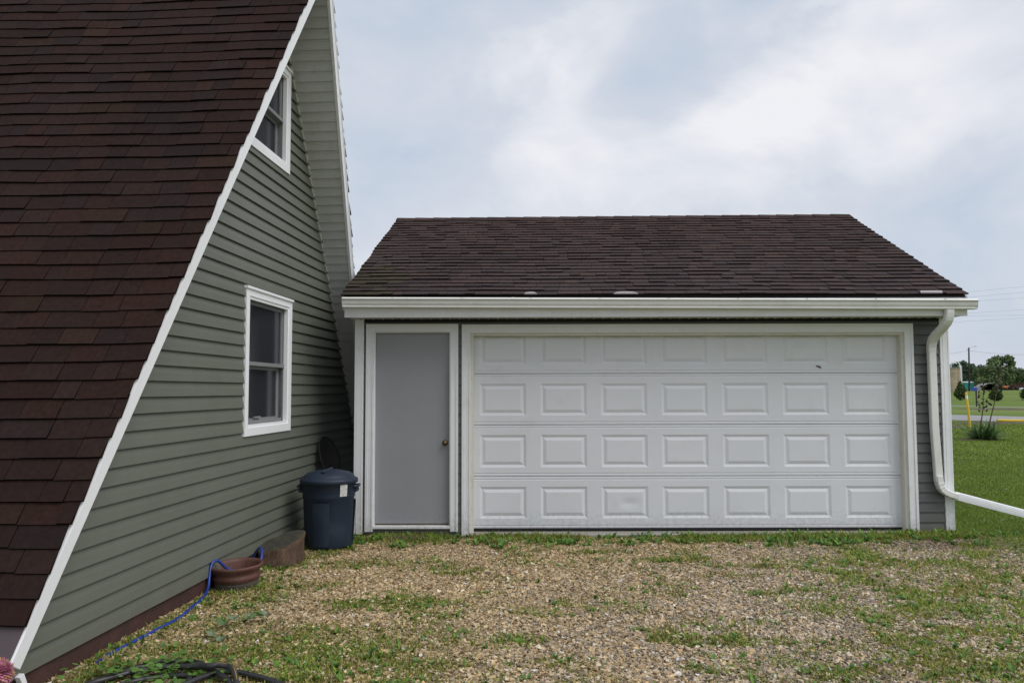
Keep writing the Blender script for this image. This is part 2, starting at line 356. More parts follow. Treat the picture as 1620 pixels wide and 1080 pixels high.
cov = np.stack([dr_*np.where(GY > 9, 0, 1), wd, sstep(0, 1, 1-(wall_o(GX, GY)*.35))], -1).reshape(-1, 3)
def ground_mat():
    m = bpy.data.materials.new('ground'); m.use_nodes = True; t = m.node_tree; p = t.nodes['Principled BSDF']
    p.inputs['Roughness'].default_value = .95; p.inputs['Specular IOR Level'].default_value = .15
    at = N(t, 'ShaderNodeVertexColor', layer_name='Col'); sp = N(t, 'ShaderNodeSeparateColor'); L(t, at.outputs[0], sp.inputs[0])
    g = N(t, 'ShaderNodeTexCoord')
    def ramp(scale, stops, detail=6.0, rough=.6):
        n = N(t, 'ShaderNodeTexNoise', i_Scale=scale, i_Detail=detail, i_Roughness=rough); L(t, g.outputs['Object'], n.inputs[0])
        c = N(t, 'ShaderNodeValToRGB'); L(t, n.outputs[0], c.inputs[0]); el = c.color_ramp.elements
        el[0].position, el[0].color = stops[0][0], (*stops[0][1], 1); el[1].position, el[1].color = stops[-1][0], (*stops[-1][1], 1)
        for ps, cc in stops[1:-1]: q = el.new(ps); q.color = (*cc, 1)
        return c.outputs[0], n
    grav, gn = ramp(70, [(.3, (.05, .038, .022)), (.5, (.14, .108, .065)), (.68, (.30, .24, .15))])
    lawn, ln = ramp(9, [(.3, (.07, .12, .018)), (.5, (.10, .165, .026)), (.7, (.14, .21, .04))], 10, .75)
    field, fn = ramp(.09, [(.3, (.095, .155, .028)), (.5, (.125, .18, .036)), (.7, (.17, .205, .055))], 8, .6)
    mossy, mn_ = ramp(25, [(.3, (.09, .10, .022)), (.7, (.20, .21, .05))])
    def mix(f, a, b):
        q = N(t, 'ShaderNodeMix', data_type='RGBA'); L(t, f, q.inputs[0]); L(t, a, q.inputs[6]); L(t, b, q.inputs[7]); return q.outputs[2]
    mulw = N(t, 'ShaderNodeMath', operation='MULTIPLY'); L(t, sp.outputs[1], mulw.inputs[0]); mulw.inputs[1].default_value = .75
    c1 = mix(mulw.outputs[0], grav, mossy)
    # lawn -> field by distance from the yard
    sx = N(t, 'ShaderNodeSeparateXYZ'); L(t, g.outputs['Object'], sx.inputs[0])
    mr = N(t, 'ShaderNodeMapRange'); mr.inputs['From Min'].default_value = 12; mr.inputs['From Max'].default_value = 45; L(t, sx.outputs[1], mr.inputs[0])
    c2 = mix(mr.outputs[0], lawn, field)
    c3 = mix(sp.outputs[0], c2, c1); L(t, c3, p.inputs['Base Color'])
    bn = N(t, 'ShaderNodeTexNoise', i_Scale=28.0, i_Detail=6.0); L(t, g.outputs['Object'], bn.inputs[0])
    bp = N(t, 'ShaderNodeBump', i_Strength=.5, i_Distance=.03); L(t, bn.outputs[0], bp.inputs['Height']); L(t, bp.outputs[0], p.inputs['Normal'])
    return m
MT['ground'] = ground_mat()
o = npmesh('ground', np.stack([GX, GY, GZ], -1).reshape(-1, 3), F, cov, 'ground', True); tag(o, kind='structure')

# ------------------------------------------------------------------ siding, shingles
def siding(mb, srange, z0, z1, ex, holes, place, lap=.022):
    k = 0; z = z0
    while z < z1-1e-4:
        zt = min(z+ex, z1); cuts = sorted({z, zt, (z+zt)/2}|{h[q] for h in holes for q in (2, 3) if z < h[q] < zt})
        oo = lambda zz: lap*(1-((zz-z)/ex)**1.35)+.002
        for a, b in zip(cuts[:-1], cuts[1:]):
            mid = (a+b)/2; hs = sorted([h for h in holes if h[2] < mid < h[3]])
            sa0, sa1 = srange(a); sb0, sb1 = srange(b)
            segs = []; cl, cr_ = (sa0, sb0), None
            for h in hs:
                segs.append((cl, (h[0], h[0]))); cl = (h[1], h[1])
            segs.append((cl, (sa1, sb1)))
            for (l0, l1), (q0, q1) in segs:
                if q0-l0 < .003 and q1-l1 < .003: continue
                l0_ = min(l0, q0); l1_ = min(l1, q1)
                n = max(1, int((q0-l0_)/.6)); wv = lambda u, zz: .0016*mn.noise(Vector((u*1.3, zz*9, 4)))
                for i in range(n):
                    A0 = l0_+(q0-l0_)*i/n; A1 = l0_+(q0-l0_)*(i+1)/n; B0 = l1_+(q1-l1_)*i/n; B1 = l1_+(q1-l1_)*(i+1)/n
                    if a == z:
                        mb.quad(place(A0, 0, a), place(A1, 0, a), place(A1, oo(a)+wv(A1, k), a+.001), place(A0, oo(a)+wv(A0, k), a+.001))
                        r = .004
                        mb.quad(place(A0, oo(a)+wv(A0, k), a+.001), place(A1, oo(a)+wv(A1, k), a+.001), place(A1, oo(a)-.0005+wv(A1, k), a+r), place(A0, oo(a)-.0005+wv(A0, k), a+r))
                        mb.quad(place(A0, oo(a)-.0005+wv(A0, k), a+r), place(A1, oo(a)-.0005+wv(A1, k), a+r), place(B1, oo(b), b), place(B0, oo(b), b))
                    else: mb.quad(place(A0, oo(a), a), place(A1, oo(a), a), place(B1, oo(b), b), place(B0, oo(b), b))
        if lap < .02:
            A, B = srange(z); jn = A+((k//2)*1.37 % 1)*min(3.6, max(.6, B-A)); oo = lambda zz: lap*(1-((zz-z)/ex)**1.35)+.002
            while jn < B-.15:
                if jn > A+.15 and not any(h[0]-.02 < jn < h[1]+.02 and h[2]-ex < z < h[3] for h in holes):
                    zz = [z+.003, z+ex*.35, z+ex*.7, z+ex*.97]; zz = [q for q in zz if q < zt]
                    for za, zb_ in zip(zz[:-1], zz[1:]):
                        mb.quad(place(jn, oo(za)+.0028, za), place(jn+.02, oo(za)+.0012, za), place(jn+.02, oo(zb_)+.0012, zb_), place(jn, oo(zb_)+.0028, zb_))
                        mb.quad(place(jn, oo(za)-.001, za), place(jn, oo(za)+.0028, za), place(jn, oo(zb_)+.0028, zb_), place(jn, oo(zb_)-.001, zb_))
                jn += 3.6
        z = zt; k += 1
def shingles(mb, urange, vmax, ex, P, colf, wr=(.13, .34), v0=0, sag=.0, rng=random, thick=.011):
    """courses of laminated tabs; P(u, v, h) -> point"""
    k = 0; v = v0
    while v < vmax:
        u0, u1 = urange(v+ex*.55); u = u0-rng.uniform(0, .02); end = u1+rng.uniform(-.004, .012)
        while u < end-.03:
            wdt = rng.uniform(*wr); ue = min(u+wdt, end)
            if end-ue < .06: ue = end
            h = rng.choice((thick*.6, thick*.75, thick, thick*1.25))+rng.uniform(0, .002)
            jv = rng.uniform(-.004, .004)
            dv = lambda q: sag*min(1, max(0, (u1-q)*1.2))*(mn.noise(Vector((q*.55, v*.35, 1.7)))+.35*mn.noise(Vector((q*2.1, v*.8, 8))))
            dh = lambda q: .012+sag*.22*min(1, max(0, (u1-q)*1.2))*(mn.noise(Vector((q*.8, v*.5, 5.7))))
            va = min(v+ex+.03, vmax+.01); c = colf(u, v)
            du0, du1, dh0, dh1 = dv(u), dv(ue), dh(u), dh(ue)
            g = .0018
            p = [P(u+g, v+jv+du0, .0+dh0), P(ue-g, v+jv+du1, .0+dh1), P(ue-g, va+du1, .0+dh1), P(u+g, va+du0, .0+dh0),
                 P(u+g, v+jv+du0, h+.006+dh0), P(ue-g, v+jv+du1, h+.006+dh1), P(ue-g, va+du1, .003+dh1), P(u+g, va+du0, .003+dh0)]
            mb.add(p, [(4, 5, 6, 7)], c); mb.add([p[i] for i in (0, 1, 5, 4, 2, 6, 3, 7)], [(0, 1, 2, 3), (1, 4, 5, 2), (6, 0, 3, 7)], tuple(q*.22 for q in c)); u = ue  # butt and side faces darkened: bitumen cut edge plus painted-in course shadow
        v += ex; k += 1

# ------------------------------------------------------------------ A-frame house
H = empty('a_frame_house', hw(0, 0, 0), 'steep A-frame house with dark brown shingled roof and green-grey siding, left of the garage', 'house', rz=math.pi/2-TH, sub=False)
mN = 1.574; sN0, zN0 = -.777, .262; lN = math.hypot(1, mN); cN, snN = 1/lN, mN/lN
mF = 1.484; lF = math.hypot(1, mF); cF, snF = 1/lF, mF/lF
TK = .12
zTopN = lambda s: zN0+mN*(s-sN0)
zSofN = lambda s: zTopN(s)-TK/cN
zSofF = lambda s: 5.165-mF*(s-3.371)
zTopF = lambda s: zSofF(s)+TK/cF
sApex = (zN0-mN*sN0*1 - (5.165+mF*3.371+TK/cF))/(-(mN+mF)); zApex = zTopN(sApex)
oE = lambda z: .05+.085*z
hl = lambda s, o, z: (s, -o, z)
LEN = 8.5
sAS = (zSofN(0)-zSofF(0))/(-(mN+mF)); zAS = zSofN(sAS)
WL = (2.270, 3.493, 1.215, 2.585); WU = (2.300, 3.36, 3.92, 5.025)
def srange(z): return ((z-zSofN(0))/mN, (zSofF(0)-z)/mF)
ins = .05
mb = MB(); siding(mb, srange, .115, zAS, .1135, [(h[0]+ins, h[1]-ins, h[2]+ins, h[3]-ins) for h in (WL, WU)], lambda s, q, z: hl(s, q, z)); mb.build('wall', 'siding', H)
# rear gable wall and inner back wall (dark room)
mb = MB(); mb.add([hl(srange(0)[0], -LEN, 0), hl(srange(0)[1], -LEN, 0), hl(sAS, -LEN, zAS)], [(0, 1, 2)]); mb.build('wall', 'siding', H)
mb = MB(); mb.box(2.0, 3.9, .9, 1.0, .9, 2.8); mb.build('room', 'dark', H); mb = MB(); mb.box(2.25, 3.5, .25, .30, 3.9, 5.0)
mb.build('room', 'dark', H)
mb = MB(); mb.box(srange(.05)[0]-.1, srange(.05)[1]+.02, -.004, .12, -.2, .1145); mb.box(srange(.05)[0]+.3, srange(.05)[1]-.3, .12, LEN, -.2, .1); mb.build('foundation', 'found', H)
# roof slopes
def PN(u, v, h): return hl(sN0+v*cN-h*snN, u, zN0+v*snN+h*cN)      # u = o
def PF(u, v, h):                                                    # v from the foot upward
    z0 = .10; s0 = (5.165+mF*3.371+TK/cF-z0)/mF
    return hl(s0-v*cF+h*snF, u, z0+v*snF+h*cF)
vN = (zApex-zN0)/snN; vF = (zApex-.10)/snF
rs = random.Random(3)
def colh(u, v):
    n = mn.noise(Vector((u*1.1, v*1.1, 0))); k = rs.random(); b = rs.uniform(.86, 1.14)*(1+.2*n)
    c = (.0255, .0150, .0128)
    if k > .94: c = (.031, .0172, .0126)
    elif k > .7: c = (.0285, .0145, .0118)
    elif k < .2: c = (.0235, .0150, .0138)
    return tuple(x*b for x in c)
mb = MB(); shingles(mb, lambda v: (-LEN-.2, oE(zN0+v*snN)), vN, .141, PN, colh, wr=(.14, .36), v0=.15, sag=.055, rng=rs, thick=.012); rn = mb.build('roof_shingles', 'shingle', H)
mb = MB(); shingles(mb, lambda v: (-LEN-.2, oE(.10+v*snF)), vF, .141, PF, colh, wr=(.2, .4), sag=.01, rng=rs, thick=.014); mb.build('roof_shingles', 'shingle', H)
mb = MB()
def slab(P, v0_, v1_, oa, ob, t0, t1, back=-LEN-.2):
    mb.hexa([P(back, v0_, t0), P(oa, v0_, t0), P(ob, v1_, t0), P(back, v1_, t0), P(back, v0_, t1), P(oa, v0_, t1), P(ob, v1_, t1), P(back, v1_, t1)])
eN0, eN1, eF0 = oE(zN0), oE(zApex), oE(.1)
slab(PN, 0, vN, eN0-.03, eN1-.03, -.11, -.002); slab(PF, 0, vF-.02, eF0-.03, eN1-.03, -.10, -.002); mb.build('roof_deck', 'deck', H)
mb = MB(); slab(PN, -.02, .16, oE(.25)-.006, oE(.38)-.006, 0, .004); mb.build('flashing', 'flash', H)
# rake boards (outer face at the overhang edge)
mb = MB()
def board(P, v0_, v1_, z0_, z1_, h0, h1, th, so=0):
    a, b = oE(z0_)+so, oE(z1_)+so
    mb.hexa([P(a-th, v0_, h0), P(a, v0_, h0), P(b, v1_, h0), P(b-th, v1_, h0), P(a-th, v0_, h1), P(a, v0_, h1), P(b, v1_, h1), P(b-th, v1_, h1)])
board(PN, -.04, vN*.47, zN0, zN0+vN*.47*snN, -.092, -.003, .03); board(PN, vN*.4705, vN-.005, zN0+vN*.47*snN, zApex, -.092, -.003, .03, -.0006)
board(PN, -.035, vN, zN0, zApex, -.026, -.004, .004, .004)
mb.build('rake_board', 'white_clean', H)
mb = MB(); board(PF, 0, vF-.03, .1, zApex, -.135, -.008, .03); board(PF, 0, vF-.03, .1, zApex, -.03, -.006, .006, .006); mb.build('rake_board', 'white', H)
# far soffit, one lapped strip after another
mb = MB(); v_ = 0.0
while v_ < vF-.16:
    z0_ = .1+v_*snF; z1_ = .1+(v_+.1085)*snF
    hA, hB = -.120, -.131
    for u0, u1 in ((-.02, 1),):
        a0 = PF(-.05, v_, hB); a1 = PF(oE(z0_)-.03, v_, hB); b0 = PF(-.05, v_+.1085, hA); b1 = PF(oE(z1_)-.03, v_+.1085, hA)
        mb.quad(a0, b0, b1, a1)
        c0 = PF(-.05, v_+.1085, hB); c1 = PF(oE(z1_)-.03, v_+.1085, hB); mb.quad(b0, c0, c1, b1)
    v_ += .1085
mb.build('soffit', 'soffit', H)
mb = MB(); slab(PN, 0, vN-.1, eN0-.03, eN1-.03, -.128, -.112); mb.build('soffit', 'soffit', H)
# cream channel where wall and far soffit meet
mb = MB(); mb.hexa([PF(.0, 0, -.150), PF(.02, 0, -.150), PF(.02, vF-.2, -.150), PF(0, vF-.2, -.150), PF(0, 0, -.129), PF(.02, 0, -.129), PF(.02, vF-.2, -.129), PF(0, vF-.2, -.129)]); mb.build('trim_channel', 'cream', H)
mb = MB(); mb.hexa([hl(-.66, .02, .075), hl(-.62, .02, .06), hl(-.62, .05, .06), hl(-.66, .05, .075), hl(-.69, .02, .125), hl(-.655, .02, .135), hl(-.655, .05, .135), hl(-.69, .05, .125)]); mb.build('trim_end', 'white_clean', H)
def frame_boxes(mb, a, b, c, d, wd, o0, o1, T):
    mb.box(a, a+wd, o0, o1, c, d, T=T); mb.box(b-wd, b, o0, o1, c, d, T=T)
    mb.box(a+wd, b-wd, o0, o1-.0015, d-wd, d, T=T); mb.box(a+wd, b-wd, o0, o1-.0015, c, c+wd, T=T)
def window(W, crank):
    a, b, c, d = W; T = lambda s, q, z: hl(s, q, z)
    mb = MB(); frame_boxes(mb, a, b, c, d, .075, -.02, .030, T); mb.box(a-.01, b+.01, 0, .045, d-.012, d+.012, T=T)
    frame_boxes(mb, a+.075, b-.075, c+.075, d-.075, .028, -.07, .020, T)
    f = mb.build('window', 'white_clean', H)
    a, b, c, d = a+.103, b-.103, c+.103, d-.103; m_ = c+(d-c)*.49
    mb = MB(); frame_boxes(mb, a, b, m_-.02, d, .035, -.075, -.035, T); mb.box(a, b, -.05, -.012, m_-.018, m_+.018, T=T)
    frame_boxes(mb, a, b, c, m_, .05, -.10, -.076, T); mb.box(a, b, -.11, -.035, c, c+.03, T=T)
    if crank: mb.box(a+.35, a+.50, -.075, -.055, c+.05, c+.065, T=T)
    mb.build('sash', 'sash', f)
    mb = MB(); mb.box(a+.034, b-.034, -.055, -.050, m_, d-.034, T=T); mb.box(a+.049, b-.049, -.09, -.085, c+.049, m_, T=T); mb.build('pane', 'glass', f)
    mb = MB(); mb.box(a-.02, a+.0, -.14, -.02, c, d, T=T); mb.box(b, b+.02, -.14, -.02, c, d, T=T); mb.box(a, b, -.14, -.02, d, d+.02, T=T); mb.box(a, b, -.14, -.02, c-.02, c, T=T); mb.build('jamb', 'sash', f)
    return f
    mb = MB()    # curtain behind the glass, gathered folds
    n = 40; P = []; Fq = []
    for i in range(n+1):
        u = i/n; s_ = b-.02-.33*(b-a)*u; o_ = -.26+.02*math.sin(i*1.35)
        P += [hl(s_, o_, c-.02), hl(s_, o_+.005, d)]
    for i in range(n): Fq.append((2*i, 2*i+2, 2*i+3, 2*i+1))
    mb.add(P, Fq, smooth=True); mb.build('curtain', 'screen', f)
    return f
window(WL, True); window(WU, False)
mb = MB()   # ridge cap
for i in range(32):
    u1 = eN1-i*.28; u0 = u1-.31; h0 = .016; h1 = .008
    c = colh(u0, 0)
    A = lambda u, h: hl(sApex-.12*cN-h*snN, u, zApex-.12*snN+h*cN+.004); B = lambda u, h: hl(sApex, u, zApex+h*1.8+.02); C_ = lambda u, h: hl(sApex+.12*cF+h*snF, u, zApex-.12*snF+h*cF+.004)
    mb.quad(A(u0, h1), A(u1, h0), B(u1, h0), B(u0, h1), c); mb.quad(B(u0, h1), B(u1, h0), C_(u1, h0), C_(u0, h1), c); mb.quad(A(u1, h0), A(u1, 0), B(u1, 0), B(u1, h0), c); mb.quad(B(u1, 0), C_(u1, 0), C_(u1, h0), B(u1, h0), c)
mb.build('ridge_cap', 'shingle', H)

# ------------------------------------------------------------------ garage
G = empty('garage', (1.6, 0, 0), 'low detached garage with brown shingled roof, white trim and wide white door', 'garage')
SK = .04; GD = 5.9
def gs(x, y, z): return (x+SK*y, y, z)
holes = [(-1.645, -.628, -1, 2.372), (-.56, 4.553, -1, 2.365)]
mb = MB(); siding(mb, lambda z: (-1.72, 4.90), .03, 2.445, .111, holes, lambda x, q, z: (x, -q, z), .0199); mb.build('wall', 'gsiding', G)
mb = MB(); siding(mb, lambda z: (.0, GD), .03, 2.445, .111, [], lambda x, q, z: gs(4.96+q, x, z)); mb.build('wall', 'gsiding', G)
mb = MB(); siding(mb, lambda z: (.0, GD), .03, 2.445, .111, [], lambda x, q, z: gs(-1.76-q, x, z)); mb.build('wall', 'gsiding', G)
mb = MB(); siding(mb, lambda z: (-1.76, 4.96), .03, 2.445, .111, [], lambda x, q, z: gs(x, GD+q, z)); mb.build('wall', 'gsiding', G)
mb = MB(); mb.box(-1.72, -1.63, .005, .05, 0, 2.44); mb.box(-.64, -.555, .005, .05, 0, 2.44); mb.box(4.55, 4.9, .005, .05, 0, 2.44); mb.box(-1.72, 4.9, .004, .05, 2.36, 2.44)
mb.box(-1.70, 4.9, .3, .33, .1, 2.44); mb.build('sheathing', 'dark', G)
mb = MB(); mb.box(-1.66, -.60, -.004, .3, -.1, .075); mb.build('sill', 'gsiding', G)
mb = MB(); mb.box(-.58, 4.60, -.09, .4, -.12, .028, bev=.01); mb.build('slab', 'conc', G)
# corner posts
def post(x0, x1, nm='corner_post'):
    mb = MB(); mb.box(x0, x1, -.028, .05, .02, 2.44, bev=.003); mb.box(x0+.030, x0+.036, -.031, -.02, .03, 2.43); mb.box(x1-.018, x1-.014, -.031, -.02, .03, 2.43); mb.build(nm, 'white', G)
post(-1.79, -1.687); post(4.872, 4.975)
# casings
def casing(x0, x1, zt, wd, mb, zb=.02, y=-.03):
    for (a, b, yy) in ((0, wd*.28, y-.008), (wd*.28+.0005, wd*.80, y), (wd*.80+.0005, wd, y-.005)):
        mb.box(x0+a, x0+b, yy, .05, zb, zt-a); mb.box(x1-b, x1-a, yy, .05, zb, zt-a)
        mb.box(x0+b, x1-b, yy+.0012, .05, zt-b, zt-a)
mb = MB(); casing(-1.660, -.612, 2.385, .088, mb, .05); mb.build('door_frame', 'white', G)
mb = MB(); mb.box(-1.572, -.70, -.035, .1, .078, .112, bev=.006); mb.build('threshold', 'white', G)
sdr = MB(); sdr.box(-1.555, -.716, .045, .09, .128, 2.285, bev=.003); SD = sdr.build('side_door', 'door', G)
mb = MB(); mb.box(-1.572, -1.557, -.01, .1, .1125, 2.297); mb.box(-.714, -.70, -.01, .1, .1125, 2.297); mb.box(-1.557, -.714, -.01, .1, 2.287, 2.297); mb.build('door_stop', 'white', G)
mb = MB(); mb.box(-1.555, -.716, .05, .09, .113, .126); mb.build('sweep', 'deadleaf', G)
GOFF = (1.6, 0, 0); kn = MB(); rot = lambda x, y, z: (-.765+x, .045-z, 1.035+y)
kn.lathe([(.032, 0), (.032, .006), (.012, .009), (.011, .03), (.022, .036), (.029, .048), (.027, .062), (.012, .068), (0, .069)], 24, T=rot); KO = kn.build('knob', 'brass', SD, off=GOFF)
# garage door
mb = MB(); casing(-.571, 4.566, 2.378, .098, mb, .0, -.03); mb.build('door_casing', 'white', G)
mb = MB(); mb.box(-.473, -.440, -.004, .14, .02, 2.28); mb.box(4.435, 4.468, -.004, .14, .02, 2.28); mb.box(-.44, 4.435, -.004, .14, 2.252, 2.28); mb.build('door_stop', 'cream', G)
joints = [.062, .648, 1.232, 1.818, 2.40]; YD = .092
pc = [-.106+i*.5765 for i in range(8)][:7]; x0c = -.106
rows = [(.175, .532), (.752, 1.119), (1.342, 1.706), (1.925, 2.29)]
gdo = bpy.data.objects.new('garage_door', None); S.collection.objects.link(gdo); gdo.parent = G; gdo['_sub'] = 1
GOFF = (1.6, 0, 0)
for r in range(4):
    zb, zt = joints[r]+.0012, joints[r+1]-.0012; mb = MB()
    xs = [-.445, 4.44]
    prof = [(zb, YD+.012), (zb+.004, YD+.002), (zb+.022, YD), (zb+.026, YD+.005), (zb+.036, YD+.005), (zb+.040, YD)]
    proft = [(zt-.040, YD), (zt-.036, YD+.005), (zt-.026, YD+.005), (zt-.022, YD), (zt-.004, YD+.002), (zt, YD+.012)]
    for pf in (prof, proft):
        for (za, ya), (zc, yc) in zip(pf[:-1], pf[1:]): mb.quad((xs[0], ya, za), (xs[1], ya, za), (xs[1], yc, zc), (xs[0], yc, zc))
    z0, z1 = prof[-1][0], proft[0][0]; pz0, pz1 = rows[r]
    cols = []; 
    for i in range(7):
        cx = -.106+i*.6955; cols.append((cx-.265, cx+.265))
    q = lambda a, b, c, d: mb.quad((a, YD, c), (b, YD, c), (b, YD, d), (a, YD, d))
    q(xs[0], xs[1], z0, pz0); q(xs[0], xs[1], pz1, z1); xx = xs[0]
    for a, b in cols: q(xx, a, pz0, pz1); xx = b
    q(xx, xs[1], pz0, pz1)
    for i, (a, b) in enumerate(cols):
        rg = [(0, 0), (.007, .0035), (.026, .011), (.032, .011), (.060, .0015), (.066, .0)]
        if r == 0 and i == 2: dent = .004
        else: dent = 0
        P = []
        for ins_, dy in rg: P += [(a+ins_, YD+dy, pz0+ins_), (b-ins_, YD+dy, pz0+ins_), (b-ins_, YD+dy, pz1-ins_), (a+ins_, YD+dy, pz1-ins_)]
        Fc = []
        for k in range(len(rg)-1):
            for j in range(4): Fc.append((k*4+j, k*4+(j+1) % 4, (k+1)*4+(j+1) % 4, (k+1)*4+j))
        mb.add(P, Fc)
        ia, ib, ic, id_ = a+.066, b-.066, pz0+.066, pz1-.066
        if dent:
            n = 14; P = []; Fc = []
            for jj in range(n+1):
                for ii in range(n+1):
                    x_ = ia+(ib-ia)*ii/n; z_ = ic+(id_-ic)*jj/n; q1 = math.hypot((ii/n-.6)/.25, (jj/n-.45)/.2)
                    P.append((x_, YD+.010*math.exp(-q1*q1)-.004*math.exp(-((ii/n-.3)/.12)**2-((jj/n-.5)/.25)**2)*(0 < ii < n and 0 < jj < n), z_))
            for jj in range(n):
                for ii in range(n): Fc.append((jj*(n+1)+ii, jj*(n+1)+ii+1, (jj+1)*(n+1)+ii+1, (jj+1)*(n+1)+ii))
            mb.add(P, Fc, smooth=True)
        else: q(ia, ib, ic, id_)
    mb.build('door_section', 'gdoor', gdo, off=GOFF)
mb = MB(); mb.box(-.44, 4.435, YD+.002, YD+.03, .040, .0645); mb.build('bottom_seal', 'black', gdo, off=GOFF)
mb = MB(); mb.box(-.44, 4.435, YD+.020, YD+.03, .0655, 2.25); mb.build('backing', 'tarp', gdo, off=GOFF)
# roof
EZ, EY, RY = 2.655, -.39, 2.93
def zr(x): return 4.225+(x+1.75)/6.9*.045
def PG(u, v, h):
    lx = RY-EY; t = v/LG; z1_ = zr(u); z = EZ+(z1_-EZ)*t; y = EY+lx*t; nl = math.hypot(lx, z1_-EZ)
    return gs(u, y-h*(z1_-EZ)/nl, z+h*lx/nl)
LG = math.hypot(RY-EY, 4.25-EZ)
def PGb(u, v, h):
    p = PG(u, v, h); x, y, z = p; y2 = 2*RY-y; return (x+SK*(y2-y), y2, z)
UL, UR = -1.85, 5.015
rg_ = random.Random(5)
def colg(u, v):
    n = mn.noise(Vector((u*.8, v*.8, 3))); k = rg_.random(); b = rg_.uniform(.88, 1.12)*(1+.2*n)
    c = (.056, .041, .041)
    if k > .86: c = (.064, .044, .041)
    elif k < .3: c = (.048, .037, .039)
    t = v/LG; c = tuple(a*(1-.35*t)+bb*.35*t for a, bb in zip(c, (.075, .043, .032)))
    ms = max(0, 1-math.hypot((u+1.75)/.55, (v-.45)/.9))
    if ms > rg_.random()*.9: c = tuple(a*(1-.35)+bb*.35 for a, bb in zip(c, (.060, .060, .022)))
    return tuple(q*b for q in c)
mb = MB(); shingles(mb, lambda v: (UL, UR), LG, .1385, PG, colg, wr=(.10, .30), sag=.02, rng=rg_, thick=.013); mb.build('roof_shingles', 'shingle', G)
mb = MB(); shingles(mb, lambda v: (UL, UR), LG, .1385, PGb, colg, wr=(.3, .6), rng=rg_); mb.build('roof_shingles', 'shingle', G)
mb = MB()
for Pq in (PG, PGb): mb.hexa([Pq(UL+.02, .01, -.07), Pq(UR-.02, .01, -.07), Pq(UR-.02, LG-.03, -.07), Pq(UL+.02, LG-.03, -.07), Pq(UL+.02, .01, -.003), Pq(UR-.02, .01, -.003), Pq(UR-.02, LG-.03, -.003), Pq(UL+.02, LG-.03, -.003)])
mb.build('roof_deck', 'deck', G)
mb = MB()
for i in range(25):
    u0 = UL-.01+i*.275; u1 = min(u0+.30, UR+.015); c = colg(u0, LG)
    if u1 <= u0: break
    for Pq in (PG, PGb): mb.quad(Pq(u0, LG-.13, .032), Pq(u1, LG-.13, .024), Pq(u1, LG+.004, .024), Pq(u0, LG+.004, .032), c); mb.quad(Pq(u0, LG-.13, .032), Pq(u0, LG-.13, .0), Pq(u1, LG-.13, .0), Pq(u1, LG-.13, .024), c)
    mb.quad(PG(u0, LG-.13, .020), PG(u0, LG, .020), PG(u0, LG, .0), PG(u0, LG-.13, .0), c)
mb.build('ridge_cap', 'shingle', G)
# pale patches at the eave where shingle edges are torn away
for (u0, u1, dv, nn) in ((.15, .29, .05, 5), (1.13, 1.40, .05, 7), (4.49, 4.73, .055, 3)):
    mb = MB(); top = []; 
    for i in range(nn+1):
        t = i/nn; hgt = dv*(math.sin(math.pi*min(1, max(0, t)))**.5 if nn > 3 else 1)
        top.append(PG(u0+(u1-u0)*t+(.02 if nn == 3 else 0), -.004+hgt, .040))
    bot = [PG(u0+(u1-u0)*i/nn, -.008, .040) for i in range(nn+1)]
    mb.add(bot+top, [(i, i+1, nn+2+i, nn+1+i) for i in range(nn)]); lo = [PG(u0+(u1-u0)*i/nn, -.008, .026) for i in range(nn+1)]
    mb.add(bot+lo, [(i+1, i, nn+1+i, nn+2+i) for i in range(nn)]); pt = mb.build('torn_patch', mat('pale_underlay', (.36, .32, .34), .7, .15, 15), G); pt['label'] = 'pale patch where the shingle edge is torn'
# fascia, soffit, rake boards
mb = MB(); mb.box(-1.84, 1.60, -.362, -.338, 2.432, 2.625); mb.box(1.6005, 5.005, -.3625, -.338, 2.434, 2.625); mb.box(-1.84, 5.005, -.369, -.361, 2.6, 2.645); mb.build('fascia', 'white', G)
mb = MB(); mb.box(-1.84, 5.0, -.338, -.002, 2.446, 2.452)
xx = -1.80
while xx < 4.98:
    mb.box(xx, xx+.010, -.336, -.003, 2.437, 2.4455); mb.box(xx+.055, xx+.059, -.336, -.003, 2.442, 2.4455); xx += .109
mb.build('soffit', 'gutter', G)
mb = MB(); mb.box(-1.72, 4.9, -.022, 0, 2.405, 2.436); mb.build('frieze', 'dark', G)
for sgn, u in ((1, UR-.02), (-1, UL-.002)):
    mb = MB()
    for Pq in (PG, PGb): mb.hexa([Pq(u, .0, -.16), Pq(u+.022, .0, -.16), Pq(u+.022, LG, -.16), Pq(u, LG, -.16), Pq(u, .0, -.006), Pq(u+.022, .0, -.006), Pq(u+.022, LG, -.006), Pq(u, LG, -.006)])
    mb.build('rake_board', 'white', G)
for u in (4.96, -1.76): mb = MB(); mb.add([gs(u, 0, 2.44), gs(u, GD, 2.44), gs(u, RY, 4.1)], [(0, 1, 2)]); mb.build('gable', 'gsiding', G)
